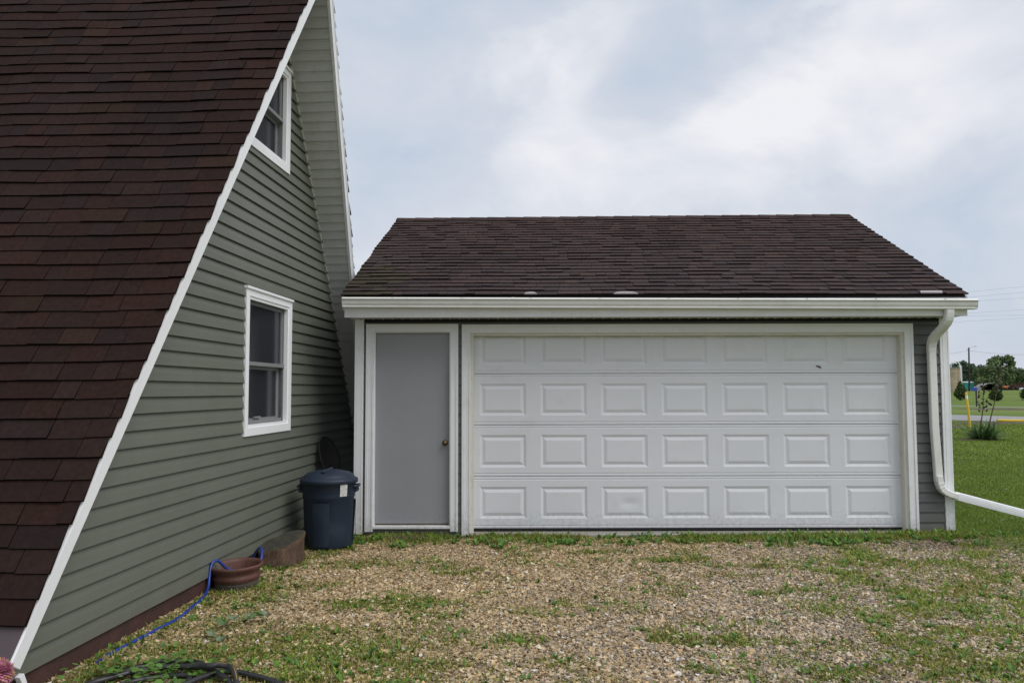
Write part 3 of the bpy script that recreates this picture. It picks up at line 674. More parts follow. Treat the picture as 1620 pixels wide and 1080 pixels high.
# gutter (K profile), slightly falling to the right
prof = [(-.363, .0), (-.363, -.10), (-.446, -.10), (-.456, -.098), (-.457, -.092), (-.445, -.083), (-.449, -.077), (-.463, -.058), (-.467, -.030), (-.465, -.016), (-.485, -.014), (-.488, -.009), (-.472, .008), (-.466, .003), (-.458, -.03), (-.448, -.07), (-.436, -.092), (-.370, -.092), (-.370, 0)]
def gut(xa, xb, za, zb, grow=0):
    n = len(prof); c = (-.42, -.05); pr = [(c[0]+(y-c[0])*(1+grow), c[1]+(z-c[1])*(1+grow)) for y, z in prof]
    mb.add([(xa, y, za+z) for y, z in pr]+[(xb, y, zb+z) for y, z in pr], [(i, (i+1) % n, n+(i+1) % n, n+i) for i in range(n)])
zg = lambda x: 2.636-(x+1.84)/6.9*.036
mb = MB(); gut(-1.845, .0, zg(-1.845), zg(0)); gut(.0, 5.065, zg(0), zg(5.065)); gut(-.004, .022, zg(0), zg(0), .03)
for xa, xb in ((-1.848, -1.842), (5.060, 5.068)):   # end caps
    hp = [(-.363, .0), (-.363, -.10), (-.445, -.10), (-.463, -.072), (-.472, -.012), (-.484, .0)]
    n = len(hp); mb.add([(xa, y, zg(xa)+z) for y, z in hp]+[(xb, y, zg(xb)+z) for y, z in hp], [tuple(range(n)), tuple(range(2*n-1, n-1, -1))]+[(i, (i+1) % n, n+(i+1) % n, n+i) for i in range(n)])
GU = mb.build('gutter', 'gutter', G)
for i in range(9):
    xq = -1.3+i*.75; mb = MB(); mb.box(xq, xq+.012, -.486, -.37, zg(xq)+.001, zg(xq)+.007); mb.build('hanger', 'gutter', GU, off=GOFF)
# downspout
def bez(a, b, c, d, n):
    a, b, c, d = map(Vector, (a, b, c, d)); return [a*(1-t)**3+3*b*t*(1-t)**2+3*c*t*t*(1-t)+d*t**3 for t in [i/n for i in range(n+1)]]
mb = MB()
DX = 4.765
p1 = bez((DX+.01, -.42, 2.50), (DX+.01, -.42, 2.37), (DX-.005, -.38, 2.35), (DX-.01, -.30, 2.30), 8)+bez((DX-.01, -.30, 2.30), (DX-.015, -.16, 2.22), (DX-.02, -.075, 2.22), (DX-.02, -.075, 2.05), 9)[1:]
mb.tube(p1, [1+(.05 if i % 2 and 2 < i < 16 else 0) for i in range(len(p1))], sq=(.066, .088), upv=(1, .0, 0)); ds = mb.build('downspout', 'gutter', G)
mb = MB(); mb.tube([(DX-.02, -.075, 2.12), (DX-.015, -.075, 1.2), (DX+.012, -.075, .60)], 1, sq=(.064, .084), upv=(1, 0, 0)); mb.build('straight_pipe', 'gutter', ds, off=GOFF)
mb = MB(); p3 = bez((DX+.012, -.075, .66), (DX+.012, -.075, .50), (DX+.06, -.08, .475), (DX+.20, -.09, .435), 14)
mb.tube(p3, [1.04+(.07 if i % 2 and 2 < i < 12 else 0) for i in range(len(p3))], sq=(.066, .090), upv=(.01, 1, 0)); mb.build('elbow', 'gutter', ds, off=GOFF)
mb = MB(); mb.tube([(DX+.17, -.09, .445), (DX+.9, -.11, .252), (DX+1.75, -.14, .045)], 1, sq=(.092, .070), upv=(0, 1, 0))
for k in range(4): mb.tube([(DX+.20, -.135, .4545-.019*k), (DX+.9, -.155, .2695-.019*k), (DX+1.72, -.185, .0695-.019*k)], .0022, n=4)
mb.build('extension_pipe', 'white_clean', ds, off=GOFF)

# small things by the garage
mb = MB(); mb.box(-1.40, -.93, -.30, -.17, -.01, .035, bev=.008); tag(rebase(mb.build('brick_paver', 'brick')), 'flat brown paver half hidden in weeds below the grey side door', 'paver')
mb = MB(); mb.add([(3.50, .088, 1.893), (3.535, .080, 1.880), (3.56, .084, 1.868), (3.548, .074, 1.893), (3.522, .070, 1.903), (3.49, .075, 1.905)], [(0, 1, 2, 3), (0, 3, 4, 5)]); tag(rebase(mb.build('dead_leaf', 'deadleaf')), 'small brown leaf stuck on the wide white door, upper right', 'leaf')

# trash can
TC = (-1.93, -.62, .012); c0 = TC
T_ = empty('trash_can', c0, 'navy blue plastic trash can with domed lid and paper sticker, beside the grey door', 'trash can')
mb = MB(); mb.lathe([(0, .012), (.225, .012), (.235, 0), (.243, .015), (.250, .20), (.262, .50), (.266, .505), (.270, .53), (.277, .66), (.285, .665), (.290, .69), (.288, .70), (.270, .70), (.262, .66), (.235, .03), (0, .03)], 48, c0); mb.build('body', 'navy', T_)
mb = MB(); mb.lathe([(.292, .655), (.299, .66), (.301, .69), (.296, .702), (.272, .708), (.255, .735), (.22, .76), (.12, .785), (0, .792)], 48, c0)
mb.box(c0[0]-.035, c0[0]+.0, c0[1]-.20, c0[1]+.2, c0[2]+.77, c0[2]+.797, bev=.008); mb.build('lid', 'navy', T_)
def cyl_patch(mb, r, a0, a1, z0, z1, dr, n=10, taper=.055):
    P = []; 
    for zz, rr_ in ((z0, r), (z1, r+taper*(z1-z0))):
        for q in (0, dr):
            for i in range(n+1): a = a0+(a1-a0)*i/n; P.append((c0[0]+(rr_+q)*math.cos(a), c0[1]+(rr_+q)*math.sin(a), c0[2]+zz))
    m_ = n+1; Fq = []
    for i in range(n): Fq += [(m_+i, m_+i+1, 3*m_+i+1, 3*m_+i), (i, m_+i, m_+i+1, i+1)[::-1], (2*m_+i, 2*m_+i+1, 3*m_+i+1, 3*m_+i)[::-1]]
    Fq += [(0, m_, 3*m_, 2*m_)[::-1], (n, m_+n, 3*m_+n, 2*m_+n)]
    mb.add(P, Fq)
for k in range(3):
    mb = MB(); a = R(-93+k*120); cyl_patch(mb, .2465, a-.36, a+.30, .03, .47, .009); mb.build('panel', 'navy', T_)
for ang in (R(185), R(5)):
    mb = MB(); hx, hy = c0[0]+.275*math.cos(ang), c0[1]+.275*math.sin(ang); dx, dy = math.cos(ang), math.sin(ang)
    mb.tube([(hx-dx*.01-dy*.07, hy-dy*.01+dx*.07, c0[2]+.62), (hx+dx*.035-dy*.06, hy+dy*.035+dx*.06, c0[2]+.625), (hx+dx*.035+dy*.06, hy+dy*.035-dx*.06, c0[2]+.625), (hx-dx*.01+dy*.07, hy-dy*.01-dx*.07, c0[2]+.62)], .014, 8); mb.box(hx-.03, hx+.03, hy-.06, hy+.06, c0[2]+.56, c0[2]+.60, bev=.01); mb.build('handle', 'navy', T_)
mb = MB(); cyl_patch(mb, .2795, R(-54), R(-37), .535, .665, .0015, taper=.07); stk = mb.build('sticker', 'label', T_)
for k, zz in enumerate((.555, .575, .585, .61, .62, .645)): mb = MB(); cyl_patch(mb, .2815+.0009*k, R(-51+k % 2), R(-40-k % 3*1.5), zz, zz+.005, .0006, taper=.07); mb.build('print_line', 'dark', stk, off=TC)
# black tub leaning behind the can
mb = MB(); ctr = Vector(hw(4.45, .17, .86)); nrm = (Vector(tuple(HN))*.8+Vector((.1, -.5, .35))).normalized(); ax = nrm.cross(Vector((0, 0, 1))).normalized(); ay = ax.cross(nrm)
P = []; Fq = []; nr, na = 6, 28
for j in range(nr+1):
    t = j/nr
    for i in range(na):
        a = 2*math.pi*i/na; rx, ry = .15*t, .24*t; P.append(ctr+ax*rx*math.cos(a)+ay*ry*math.sin(a)*(1+.12*math.cos(a))-nrm*.06*(1-t*t))
for j in range(nr):
    for i in range(na): Fq.append((j*na+i, j*na+(i+1) % na, (j+1)*na+(i+1) % na, (j+1)*na+i))
mb.add(P, Fq, smooth=True); mb.tube([P[nr*na+i % na] for i in range(na+1)], .008, 6, caps=False)
mb.tube([ctr-ay*.1, ctr-ay*.3-Vector((0, 0, .2)), Vector(hw(4.6, .25, .02))], .018, 8)
tag(rebase(mb.build('garden_shovel', 'black')), 'black scoop shovel standing against the siding behind the blue trash can', 'shovel')
# stump
st = empty('tree_stump', (-2.235, -1.37, 0), 'short sawn log with dark mossy top lying between the clay pot and trash can', 'stump')
def tilt(x, y, z):
    dz = .0 if z < .02 else 1
    return (x+.10*z, y, z*(.90+1.0*(y+1.37)+1.0*(x+2.235)) if z > .02 else z)
mb = MB(); mb.lathe([(.235, -.02), (.245, .02), (.225, .08), (.215, .16), (.222, .205), (.210, .222)], 40, (-2.235, -1.37, 0), jit=.35, T=tilt); mb.build('bark', 'splitwood', st)
mb = MB(); mb.lathe([(.210, .222), (.19, .226), (.12, .221), (.05, .224), (0, .222)], 40, (-2.235, -1.37, 0), jit=.35, T=tilt); mb.build('cut_top', 'stumptop', st)
# clay pot
pc_ = (-2.315, -2.30, -.03)
pt = empty('clay_pot', pc_, 'rusty red-brown round clay planter with grey base against the house wall', 'planter')
lean = lambda x, y, z: (x+.05*z, y-.12*z, z+.02*(x-pc_[0]) * (z > .05)+.03*(y-pc_[1])*(z > .05))
mb = MB(); mb.lathe([(.185, .085), (.19, .10), (.200, .115), (.186, .13), (.185, .145), (.200, .165), (.210, .180), (.214, .195), (.205, .203), (.192, .198), (.18, .18), (.165, .10), (.15, .05), (0, .05)], 44, pc_, jit=.05, T=lambda x, y, z: lean(x, y, z*1.12)); mb.build('rim', 'terra', pt)
mb = MB(); mb.lathe([(.15, -.01), (.172, .03), (.182, .06), (.184, .080), (.183, .088)], 44, pc_, jit=.08, T=lean); mb.build('base', 'greyclay', pt)
# blue hose
def spline(pts, n=8):
    pts = [Vector(p) for p in pts]; o = []
    for i in range(len(pts)-1):
        p0, p1, p2, p3 = pts[max(i-1, 0)], pts[i], pts[i+1], pts[min(i+2, len(pts)-1)]
        for k in range(n):
            t = k/n; o.append(.5*((2*p1)+(-p0+p2)*t+(2*p0-5*p1+4*p2-p3)*t*t+(-p0+3*p1-3*p2+p3)*t**3))
    return o+[pts[-1]]
mb = MB()
mb.tube(spline([(-2.36, -1.86, .05), (-2.28, -1.92, .20), (-2.20, -2.02, .26), (-2.17, -2.12, .18), (-2.26, -2.2, .09), (-2.38, -2.30, .14), (-2.445, -2.375, .225), (-2.475, -2.44, .20), (-2.455, -2.55, .05), (-2.42, -2.75, .02), (-2.40, -3.0, .018), (-2.385, -3.3, .016), (-2.42, -3.6, .016), (-2.47, -3.9, .012), (-2.50, -4.12, .004), (-2.51, -4.3, -.03)], 8), .0115, 10)
tag(rebase(mb.build('garden_hose', 'bhose')), 'bright blue garden hose running along the foundation into the clay pot', 'hose')
# black hose loops
hz = [[(-1.9, -5.0, .02), (-2.3, -4.85, .02), (-2.32, -4.63, .03), (-2.26, -4.54, .035), (-2.16, -4.45, .04), (-2.055, -4.40, .045), (-1.94, -4.38, .045), (-1.83, -4.383, .045), (-1.75, -4.415, .05), (-1.614, -4.54, .045), (-1.54, -4.66, .035), (-1.6, -4.9, .02), (-1.9, -5.0, .02)],
      [(-1.9, -4.40, .05), (-1.80, -4.43, .065), (-1.71, -4.49, .085), (-1.66, -4.482, .09), (-1.61, -4.492, .085), (-1.556, -4.544, .08), (-1.51, -4.63, .05), (-1.47, -4.76, .03), (-1.6, -5.0, .02), (-1.9, -5.1, .02)],
      [(-1.9, -4.75, .02), (-1.80, -4.63, .03), (-1.72, -4.50, .035), (-1.637, -4.434, .035), (-1.48, -4.475, .03), (-1.29, -4.59, .025), (-1.15, -4.72, .02), (-1.2, -4.95, .02), (-1.5, -5.1, .02)],
      [(-2.35, -4.6, .02), (-2.25, -4.41, .02), (-2.16, -4.29, .022), (-2.056, -4.23, .025), (-1.93, -4.22, .02), (-1.83, -4.27, .02), (-1.76, -4.38, .02)],
      [(-2.2, -4.75, .02), (-2.137, -4.57, .02), (-2.0, -4.475, .02), (-1.906, -4.453, .02), (-1.82, -4.494, .02), (-1.78, -4.7, .02)]]
hb = empty('black_hose', (-1.8, -4.6, 0), 'coiled black rubber hose overgrown with weeds at bottom left', 'hose')
mb = MB()
for pts in hz: mb.tube(spline(pts, 8), .0165, 10)
mb.build('hose', 'khose', hb)
mb = MB(); mb.tube([p+Vector((.006, -.006, .0125)) for p in spline(hz[1][2:7], 8)], .0035, 5); mb.build('stripe', 'stripe', hb)

# ------------------------------------------------------------------ vegetation generators (numpy)
def blades(P, h, wdt, az, lean, cols, belly=.55, curve=.5, fold=.0):
    """P (n,3) roots; two-segment tapered blades"""
    n = len(P); dx, dy = np.cos(az), np.sin(az); sx, sy = -dy, dx
    def pt(t, side):
        hor = h*np.sin(lean)*(t**(1+curve)); ver = h*np.cos(lean)*t*(1-.12*t)
        return np.stack([P[:, 0]+dx*hor+sx*side, P[:, 1]+dy*hor+sy*side, P[:, 2]+ver], -1)
    V = np.stack([pt(0, -wdt*.4), pt(0, wdt*.4), pt(belly, -wdt*.5), pt(belly, wdt*.5), pt(1.0, 0*wdt)], 1).reshape(-1, 3)
    b = np.arange(n)[:, None]*5
    F = np.concatenate([b+np.array([0, 1, 3]), b+np.array([0, 3, 2]), b+np.array([2, 3, 4])], 1).reshape(-1, 3)
    sh = np.array([.8, .8, 1, 1, 1.1])
    C = (cols[:, None, :]*np.ones((1, 5, 1))).reshape(-1, 3)
    return V, F, C
def join(parts):
    Vs, Fs, Cs = [], [], []; k = 0
    for V, F, C in parts: Vs.append(V); Fs.append(F+k); Cs.append(C); k += len(V)
    return np.concatenate(Vs), np.concatenate(Fs), np.concatenate(Cs)
def pick(pal, n, jit=.2):
    pal = np.array(pal); c = pal[RNG.integers(0, len(pal), n)]; return np.clip(c*(1+jit*(RNG.random((n, 1))-.5)*2)*(1+.08*RNG.standard_normal((n, 3))), .003, 1)

# gravel
def gravel():
    cand = 255000
    X = RNG.uniform(-2.75, 7.2, cand); Y = RNG.uniform(-5.4, .1, cand)
    # denser sampling is pointless far away: keep by region
    inview = (np.abs(X) < (Y+CAM_D)*.75+2.2)
    D = drive(X, Y)*(1-.75*weed(X, Y)**1.3); D = D*(wall_o(X, Y) > .02)*(1-((X > -1.8)*(X < 5.0)*(Y > -.02)))
    keep = (RNG.random(cand) < D)&inview; X, Y = X[keep], Y[keep]; n = len(X)
    t = (1+5**.5)/2
    V0 = np.array([(-1, t, 0), (1, t, 0), (-1, -t, 0), (1, -t, 0), (0, -1, t), (0, 1, t), (0, -1, -t), (0, 1, -t), (t, 0, -1), (t, 0, 1), (-t, 0, -1), (-t, 0, 1)])/1.9
    # 8-vertex angular chips (distorted cubes) are enough at this size
    V0 = np.array([(-1, -1, -1), (1, -1, -1), (1, 1, -1), (-1, 1, -1), (-1, -1, 1), (1, -1, 1), (1, 1, 1), (-1, 1, 1)])*.55
    F0 = np.array([(3, 2, 1, 0), (4, 5, 6, 7), (0, 1, 5, 4), (1, 2, 6, 5), (2, 3, 7, 6), (3, 0, 4, 7)])
    size = .0082+.0095*RNG.random(n)**1.7+.008*(RNG.random(n) > .985)
    V = V0[None]+.33*RNG.standard_normal((n, 8, 3)); V *= size[:, None, None]
    V[:, :, 2] *= RNG.uniform(.38, .75, n)[:, None]; V[:, :, 0] *= RNG.uniform(.8, 1.6, n)[:, None]
    a = RNG.uniform(0, 6.283, n); b = RNG.normal(0, .35, n)
    x, y, z = V[..., 0].copy(), V[..., 1].copy(), V[..., 2].copy()
    z2 = z*np.cos(b)[:, None]+x*np.sin(b)[:, None]; x2 = x*np.cos(b)[:, None]-z*np.sin(b)[:, None]
    V[..., 0] = x2*np.cos(a)[:, None]-y*np.sin(a)[:, None]+X[:, None]; V[..., 1] = x2*np.sin(a)[:, None]+y*np.cos(a)[:, None]+Y[:, None]
    V[..., 2] = z2+(gz(X, Y)+RNG.uniform(.0, .009, n))[:, None]
    tan = np.array([(.60, .45, .26), (.68, .53, .33), (.50, .36, .20), (.72, .60, .43), (.42, .32, .20)]); gry = np.array([(.60, .50, .38), (.68, .59, .47), (.46, .38, .30), (.36, .31, .27), (.62, .45, .28)])
    f = sstep(-.8, 2.8, X-.6*(Y+2.9)+1.5*(vnoise(X, Y, 1.1, 2)-.5)); pickg = RNG.random(n) < f
    C = np.where(pickg[:, None], gry[RNG.integers(0, 5, n)], tan[RNG.integers(0, 5, n)]); C = C*(.44+.60*RNG.random((n, 1)))*np.array([1, .985, .93])
    r = RNG.random(n); C[r > .995] = (.17, .06, .04); C[(r < .018)] = (.72, .70, .66)
    C = C*(.86+.28*vnoise(X, Y, 1.6, 2))[:, None]
    dark_zone = sstep(3.6, 4.2, X)*sstep(-1.1, -.8, Y); C = C*(1-.35*dark_zone)[:, None]  # gravel darker beside the garage's right corner
    F = (np.arange(n)[:, None, None]*8+F0[None]).reshape(-1, 4)
    o = npmesh('gravel', V.reshape(-1, 3), F, np.repeat(C, 8, 0), 'stone'); tag(o, kind='stuff', label='tan and grey crushed gravel covering the driveway', cat='gravel'); return n
ng = gravel()

GREENS = [(.20, .27, .03), (.26, .32, .04), (.14, .21, .03), (.32, .35, .07), (.24, .25, .05)]
OLIVE = [(.28, .28, .055), (.22, .22, .04), (.33, .31, .09), (.18, .19, .035)]
DRY = [(.34, .28, .14), (.24, .19, .09)]
def weeds():
    parts = []
    def scatter(n, cond):
        X = RNG.uniform(-2.7, 6.9, n); Y = RNG.uniform(-5.3, .3, n); d = weed(X, Y)*(wall_o(X, Y) > .03)*(1-(X > -1.79)*(X < 4.98)*(Y > -.045))
        d *= np.abs(X) < (Y+CAM_D)*.75+2.2; 
        k = RNG.random(n) < cond(X, Y, d); return X[k], Y[k], d[k]
    # fine low grass
    X, Y, d = scatter(520000, lambda X, Y, d: d**1.1*drive(X, Y)); n = len(X)
    c = pick(GREENS, n); ol = vnoise(X, Y, 1.7, 2) > .5-.12*(wall_o(X, Y) < 1.2); c[ol] = pick(OLIVE, int(ol.sum())); c *= (1+.25*sstep(1.5, 3.5, X)*sstep(-.6, -1.2, Y))[:, None]; dr = RNG.random(n) < .07; c[dr] = pick(DRY, int(dr.sum()))
    tall = .013+.045*RNG.random(n)**2.4*(.6+.8*vnoise(X, Y, 3, 2))
    parts.append(blades(np.stack([X, Y, gz(X, Y)], -1), tall, .004+.004*RNG.random(n), RNG.uniform(0, 6.28, n), RNG.uniform(.2, 1.3, n), c))
    # broad small leaves
    X, Y, d = scatter(190000, lambda X, Y, d: d**1.3*drive(X, Y)*.9*(vnoise(X+4, Y, 2.6, 2) > .43)); n = len(X)
    parts.append(blades(np.stack([X, Y, gz(X, Y)+.004], -1), .012+.024*RNG.random(n), .007+.011*RNG.random(n), RNG.uniform(0, 6.28, n), RNG.uniform(.7, 1.45, n), pick([(.15, .25, .035), (.20, .30, .045), (.11, .19, .035), (.27, .33, .055)], n), belly=.6))
    # rosettes of broader leaves: garage strip and odd ones over the gravel
    X, Y, d = scatter(7000, lambda X, Y, d: d*.5*drive(X, Y)*(1+.8*(Y > -.7))); m = len(X); k = RNG.integers(5, 9, m); rep = np.repeat(np.arange(m), k); n = len(rep)
    big = np.where(Y > -.8, 1.25, .8)[rep]
    parts.append(blades(np.stack([X[rep], Y[rep], gz(X[rep], Y[rep])+.004], -1), big*(.03+.055*RNG.random(n)), big*(.012+.016*RNG.random(n)), RNG.uniform(0, 6.28, n), RNG.uniform(.5, 1.3, n), pick([(.12, .25, .035), (.16, .30, .045), (.10, .21, .06)], n), belly=.6))
    X, Y, d = scatter(2600, lambda X, Y, d: drive(X, Y)*.09+.0*d); n = len(X)
    parts.append(blades(np.stack([X, Y, gz(X, Y)+.014], -1), RNG.uniform(.015, .05, n), RNG.uniform(.006, .02, n), RNG.uniform(0, 6.28, n), RNG.uniform(1.2, 1.55, n), pick([(.20, .11, .05), (.12, .07, .04), (.42, .34, .2), (.08, .05, .03)], n)))
    # taller grass at the foot of the garage door and by the right post
    m = 11000; X = RNG.uniform(-1.7, 5.1, m); Y = -.10-.35*RNG.random(m)**1.6; keep = vnoise(X, Y, 1.8, 2)+.25*sstep(1.6, 2.6, X) > .47; X, Y = X[keep], Y[keep]; n = len(X)
    parts.append(blades(np.stack([X, Y, gz(X, Y)], -1), .03+.075*RNG.random(n)**1.5, .004+.004*RNG.random(n), RNG.uniform(0, 6.28, n), RNG.uniform(.1, .9, n), pick(GREENS, n)))
    V, F, C = join(parts)
    tag(npmesh('weeds', V, F, C, 'leaf'), 'patchy green weeds and moss growing through the gravel', 'weeds', kind='stuff')
weeds()
def lawn():
    parts = []
    def sc(n, x0, x1, y0, y1): return RNG.uniform(x0, x1, n), RNG.uniform(y0, y1, n)
    for (n, x0, x1, y0, y1, h0, h1, w_) in ((300000, 2.6, 10.0, -5.0, 3.2, .02, .05, .0045), (150000, 5.0, 15.0, 3.0, 9.5, .03, .055, .008), (90000, 7.5, 21, 9, 19, .035, .06, .016), (60000, 12, 34, 19, 31, .04, .06, .035)):
        X, Y = sc(n, x0, x1, y0, y1); d = (1-drive(X, Y)*(Y < 9))
        inb = (X > -1.9+SK*Y)*(X < 5.0+SK*Y)*(Y > -.03)*(Y < GD+.1)
        vis = (X < (Y+CAM_D)*.70+3.0)*(X > (Y+CAM_D)*.40-.8*(Y > 1))
        k = (RNG.random(n) < d*vis)&~inb; X, Y = X[k], Y[k]; n = len(X)
        c = pick([(.13, .22, .022), (.17, .26, .028), (.21, .29, .04), (.11, .18, .02), (.25, .30, .055)], n, .25); c *= (.75+.5*vnoise(X, Y, .8, 3))[:, None]
        dr = RNG.random(n) < .03; c[dr] = pick(DRY, int(dr.sum()))
        parts.append(blades(np.stack([X, Y, gz(X, Y)], -1), RNG.uniform(h0, h1, n), w_*RNG.uniform(.7, 1.3, n), RNG.uniform(0, 6.28, n), RNG.uniform(.15, 1.1, n), c))
    # clover heads
    n = 500; X, Y = sc(n, 5.4, 16, .5, 15); k = (X < (Y+CAM_D)*.70)&(X > (Y+CAM_D)*.5); X, Y = X[k], Y[k]; n = len(X)
    for a in (0, 2.1, 4.2): parts.append(blades(np.stack([X, Y, gz(X, Y)+.04], -1), np.full(n, .016), np.full(n, .014), np.full(n, a), np.full(n, .8), np.full((n, 3), .5)))
    V, F, C = join(parts); tag(npmesh('lawn_grass', V, F, C, 'leaf'), 'mown green lawn right of the garage', 'grass', kind='stuff')
lawn()
# vine weed sprig with pale leaves on the gravel
mb = MB(); mb.tube(spline([(-1.98, -3.95, .01), (-1.9, -3.72, .05), (-1.84, -3.52, .07), (-1.80, -3.42, .05)], 6), .003, 5, col=(.14, .17, .05))
for (x_, y_, z_, r_, a_) in ((-1.98, -3.52, .06, .045, .3), (-1.93, -3.46, .07, .04, 1.6), (-1.79, -3.42, .07, .045, 2.6), (-1.74, -3.36, .06, .04, 4), (-1.86, -3.36, .05, .035, 1), (-1.9, -3.78, .03, .04, 5), (-1.99, -3.7, .04, .04, 3.2)):
    P = [Vector((x_, y_, z_))]; 
    for i in range(9): 
        a = a_+2*math.pi*i/9; rr_ = r_*(1 if i % 3 else 1.25)*(.5 if i == 4 else 1); P.append(Vector((x_+rr_*math.cos(a), y_+rr_*math.sin(a), z_+.018*math.sin(a*2+x_*9))))
    mb.add(P, [(0, i+1, (i+1) % 9+1) for i in range(9)], random.choice([(.20, .27, .17), (.12, .2, .08), (.24, .3, .2)]))
tag(rebase(mb.build('vine_weed', 'leaf')), 'trailing weed sprig with pale lobed leaves on gravel near the blue hose', 'weed')
# leafy ground ivy around the black hose
mb = MB(); ri = random.Random(9)
for i in range(300):
    x_ = ri.gauss(-2.02, .24); y_ = ri.gauss(-4.42, .13); z_ = ri.uniform(.015, .075); r_ = ri.uniform(.010, .024); tl = ri.uniform(-.5, .5)
    if wall_o(x_, y_) < .06: continue
    P = [Vector((x_, y_, z_))]+[Vector((x_+r_*(.75 if k % 2 else 1.15)*math.cos(k*.898+i), y_+r_*math.sin(k*.898+i), z_+r_*tl*math.cos(k*.898+i*2))) for k in range(7)]
    b = ri.uniform(.7, 1.3); mb.add(P, [(0, k+1, (k+1) % 7+1) for k in range(7)], (.11*b, .21*b, .04*b))
tag(mb.build('ground_ivy', 'leaf'), 'low leafy creeper spread over the black hose', 'weeds', kind='stuff')
# pink flower, bottom left
fl = empty('pink_flower', (-2.28, -5.45, 0), 'ruffled pink flower head with yellow tips at the bottom left corner', 'flower')
fc = Vector((-2.272, -5.48, .388)); mb = MB(); rf = random.Random(2)
for i in range(520):
    z_ = 1-2*(i+.5)/520; a = i*2.39996; q = math.sqrt(1-z_*z_); d = Vector((q*math.cos(a), q*math.sin(a), z_)); rr_ = .052+rf.uniform(-.003, .010)
    sdv = d.cross(Vector((0, 0, 1))).normalized() if abs(d.z) < .95 else Vector((1, 0, 0)); up_ = sdv.cross(d)
    wv = .0065; b = rf.uniform(.8, 1.15); c_ = (.62*b, .25*b, .40*b)
    tip = d*(rr_+.010)+up_*rf.uniform(-.006, .006); base_ = fc+d*.03
    mb.add([base_-sdv*wv*.4, base_+sdv*wv*.4, fc+d*rr_+sdv*wv, fc+tip, fc+d*rr_-sdv*wv], [(0, 1, 2, 4)], c_); mb.add([fc+d*rr_+sdv*wv, fc+tip, fc+d*rr_-sdv*wv], [(0, 1, 2)], (.62, .42, .16) if rf.random() < .35 else c_)
mb.build('petals', 'petal', fl)
mb = MB(); mb.tube([(-2.28, -5.45, 0), (-2.285, -5.46, .2), fc], [.006, .005, .004], 6, col=(.05, .10, .03))
for i in range(14):
    a = i*2.4; zz = .03+.018*i; p = Vector((-2.285, -5.455, zz)); d = Vector((math.cos(a), math.sin(a), .3)); s_ = Vector((-d.y, d.x, 0))*.022
    mb.add([p, p+d*.05+s_, p+d*.12-Vector((0, 0, .02)), p+d*.05-s_], [(0, 1, 2, 3)], (.05, .11, .03))
mb.build('stem', 'leaf', fl)

# ------------------------------------------------------------------ yucca and yard things
px = lambda X, Yd: (X-810)/FPX*(Yd+CAM_D)
def zy(yp, Yd): return CAM_H+(617-yp)/FPX*(Yd+CAM_D)
YX, YY = px(1552, 16.7), 16.7
yu = empty('yucca_plant', (YX, YY, 0), 'spiky green yucca clump with two dry flower stalks on the lawn beside the road', 'yucca')
n = 260; az = RNG.uniform(0, 6.28, n); ln_ = np.arccos(RNG.uniform(.02, .95, n))
Pr = np.stack([YX+.22*RNG.standard_normal(n)*.7, YY+.14*RNG.standard_normal(n), np.full(n, .02)], -1)
V, F, C = blades(Pr, RNG.uniform(.62, .92, n), RNG.uniform(.035, .06, n), az, ln_, pick([(.06, .13, .035), (.09, .18, .05), (.045, .095, .03), (.24, .31, .15)], n, .3), belly=.5, curve=.2)
yl = npmesh('leaves', V-np.array([YX, YY, 0]), F, C, 'leaf'); yl.parent = yu
pod0 = None
for (pts, span) in (([(px(a, YY), YY, zy(b, YY)) for a, b in ((1547, 680), (1550, 662), (1553, 640), (1554, 612))], (.5, 1.0)), ([(px(a, YY), YY, zy(b, YY)) for a, b in ((1560, 680), (1564, 662), (1571, 638), (1578, 610), (1581, 584))], (.66, 1.0))):
    sp_ = spline(pts, 8); mb = MB(); mb.tube(sp_, [.022-.015*i/len(sp_) for i in range(len(sp_))], 6)
    pods = []
    ry = random.Random(4)
    for i in range(26):
        t = span[0]+(span[1]-span[0])*i/26; p = sp_[min(len(sp_)-1, int(t*len(sp_)))]; a = i*2.4; ll = ry.uniform(.08, .26)*(1.1-.5*(t-span[0])/(1-span[0])); q = p+Vector((math.cos(a)*ll, math.sin(a)*ll*.6, ry.uniform(.0, .12)))
        mb.tube([p, (p+q)/2+Vector((0, 0, -.01)), q], .006, 4); pods.append((q, ry.uniform(.8, 1.25)))
    sk = mb.build('flower_stalk', 'stalk', yu)
    for q, sc_ in pods:
        if pod0 is None:
            pm = MB(); pm.lathe([(0, -.045), (.02, -.03), (.028, 0), (.02, .03), (0, .045)], 8); pod0 = pm.build('seed_pod', 'pod', sk); po = pod0
        else: po = pod0.copy(); S.collection.objects.link(po); po.parent = sk
        po.location = q-Vector((YX, YY, 0)); po.scale = (sc_,)*3; po.rotation_euler = (ry.uniform(-.6, .6), ry.uniform(-.6, .6), 0)
def bed(x, y, rx, ry_, name, rot=0):
    mb = MB(); n = 28; P = [(x, y, .05)]
    for k, (f_, zz) in enumerate(((.5, .045), (.8, .03), (1, -.012))):
        for i in range(n): a = 2*math.pi*i/n; q = f_*(1+.25*mn.noise(Vector((math.cos(a)*1.5+x, math.sin(a)*1.5, f_)))); P.append((x+rx*q*math.cos(a), y+ry_*q*math.sin(a), float(gz(x, y))+zz))
    P[0] = (x, y, float(gz(x, y))+.05); Fq = [(0, 1+i, 1+(i+1) % n) for i in range(n)]
    for k in range(2): Fq += [(1+k*n+i, 1+(k+1)*n+i, 1+(k+1)*n+(i+1) % n, 1+k*n+(i+1) % n) for i in range(n)]
    mb.add(P, Fq, smooth=True); tag(mb.build(name, 'soil'), kind='structure')
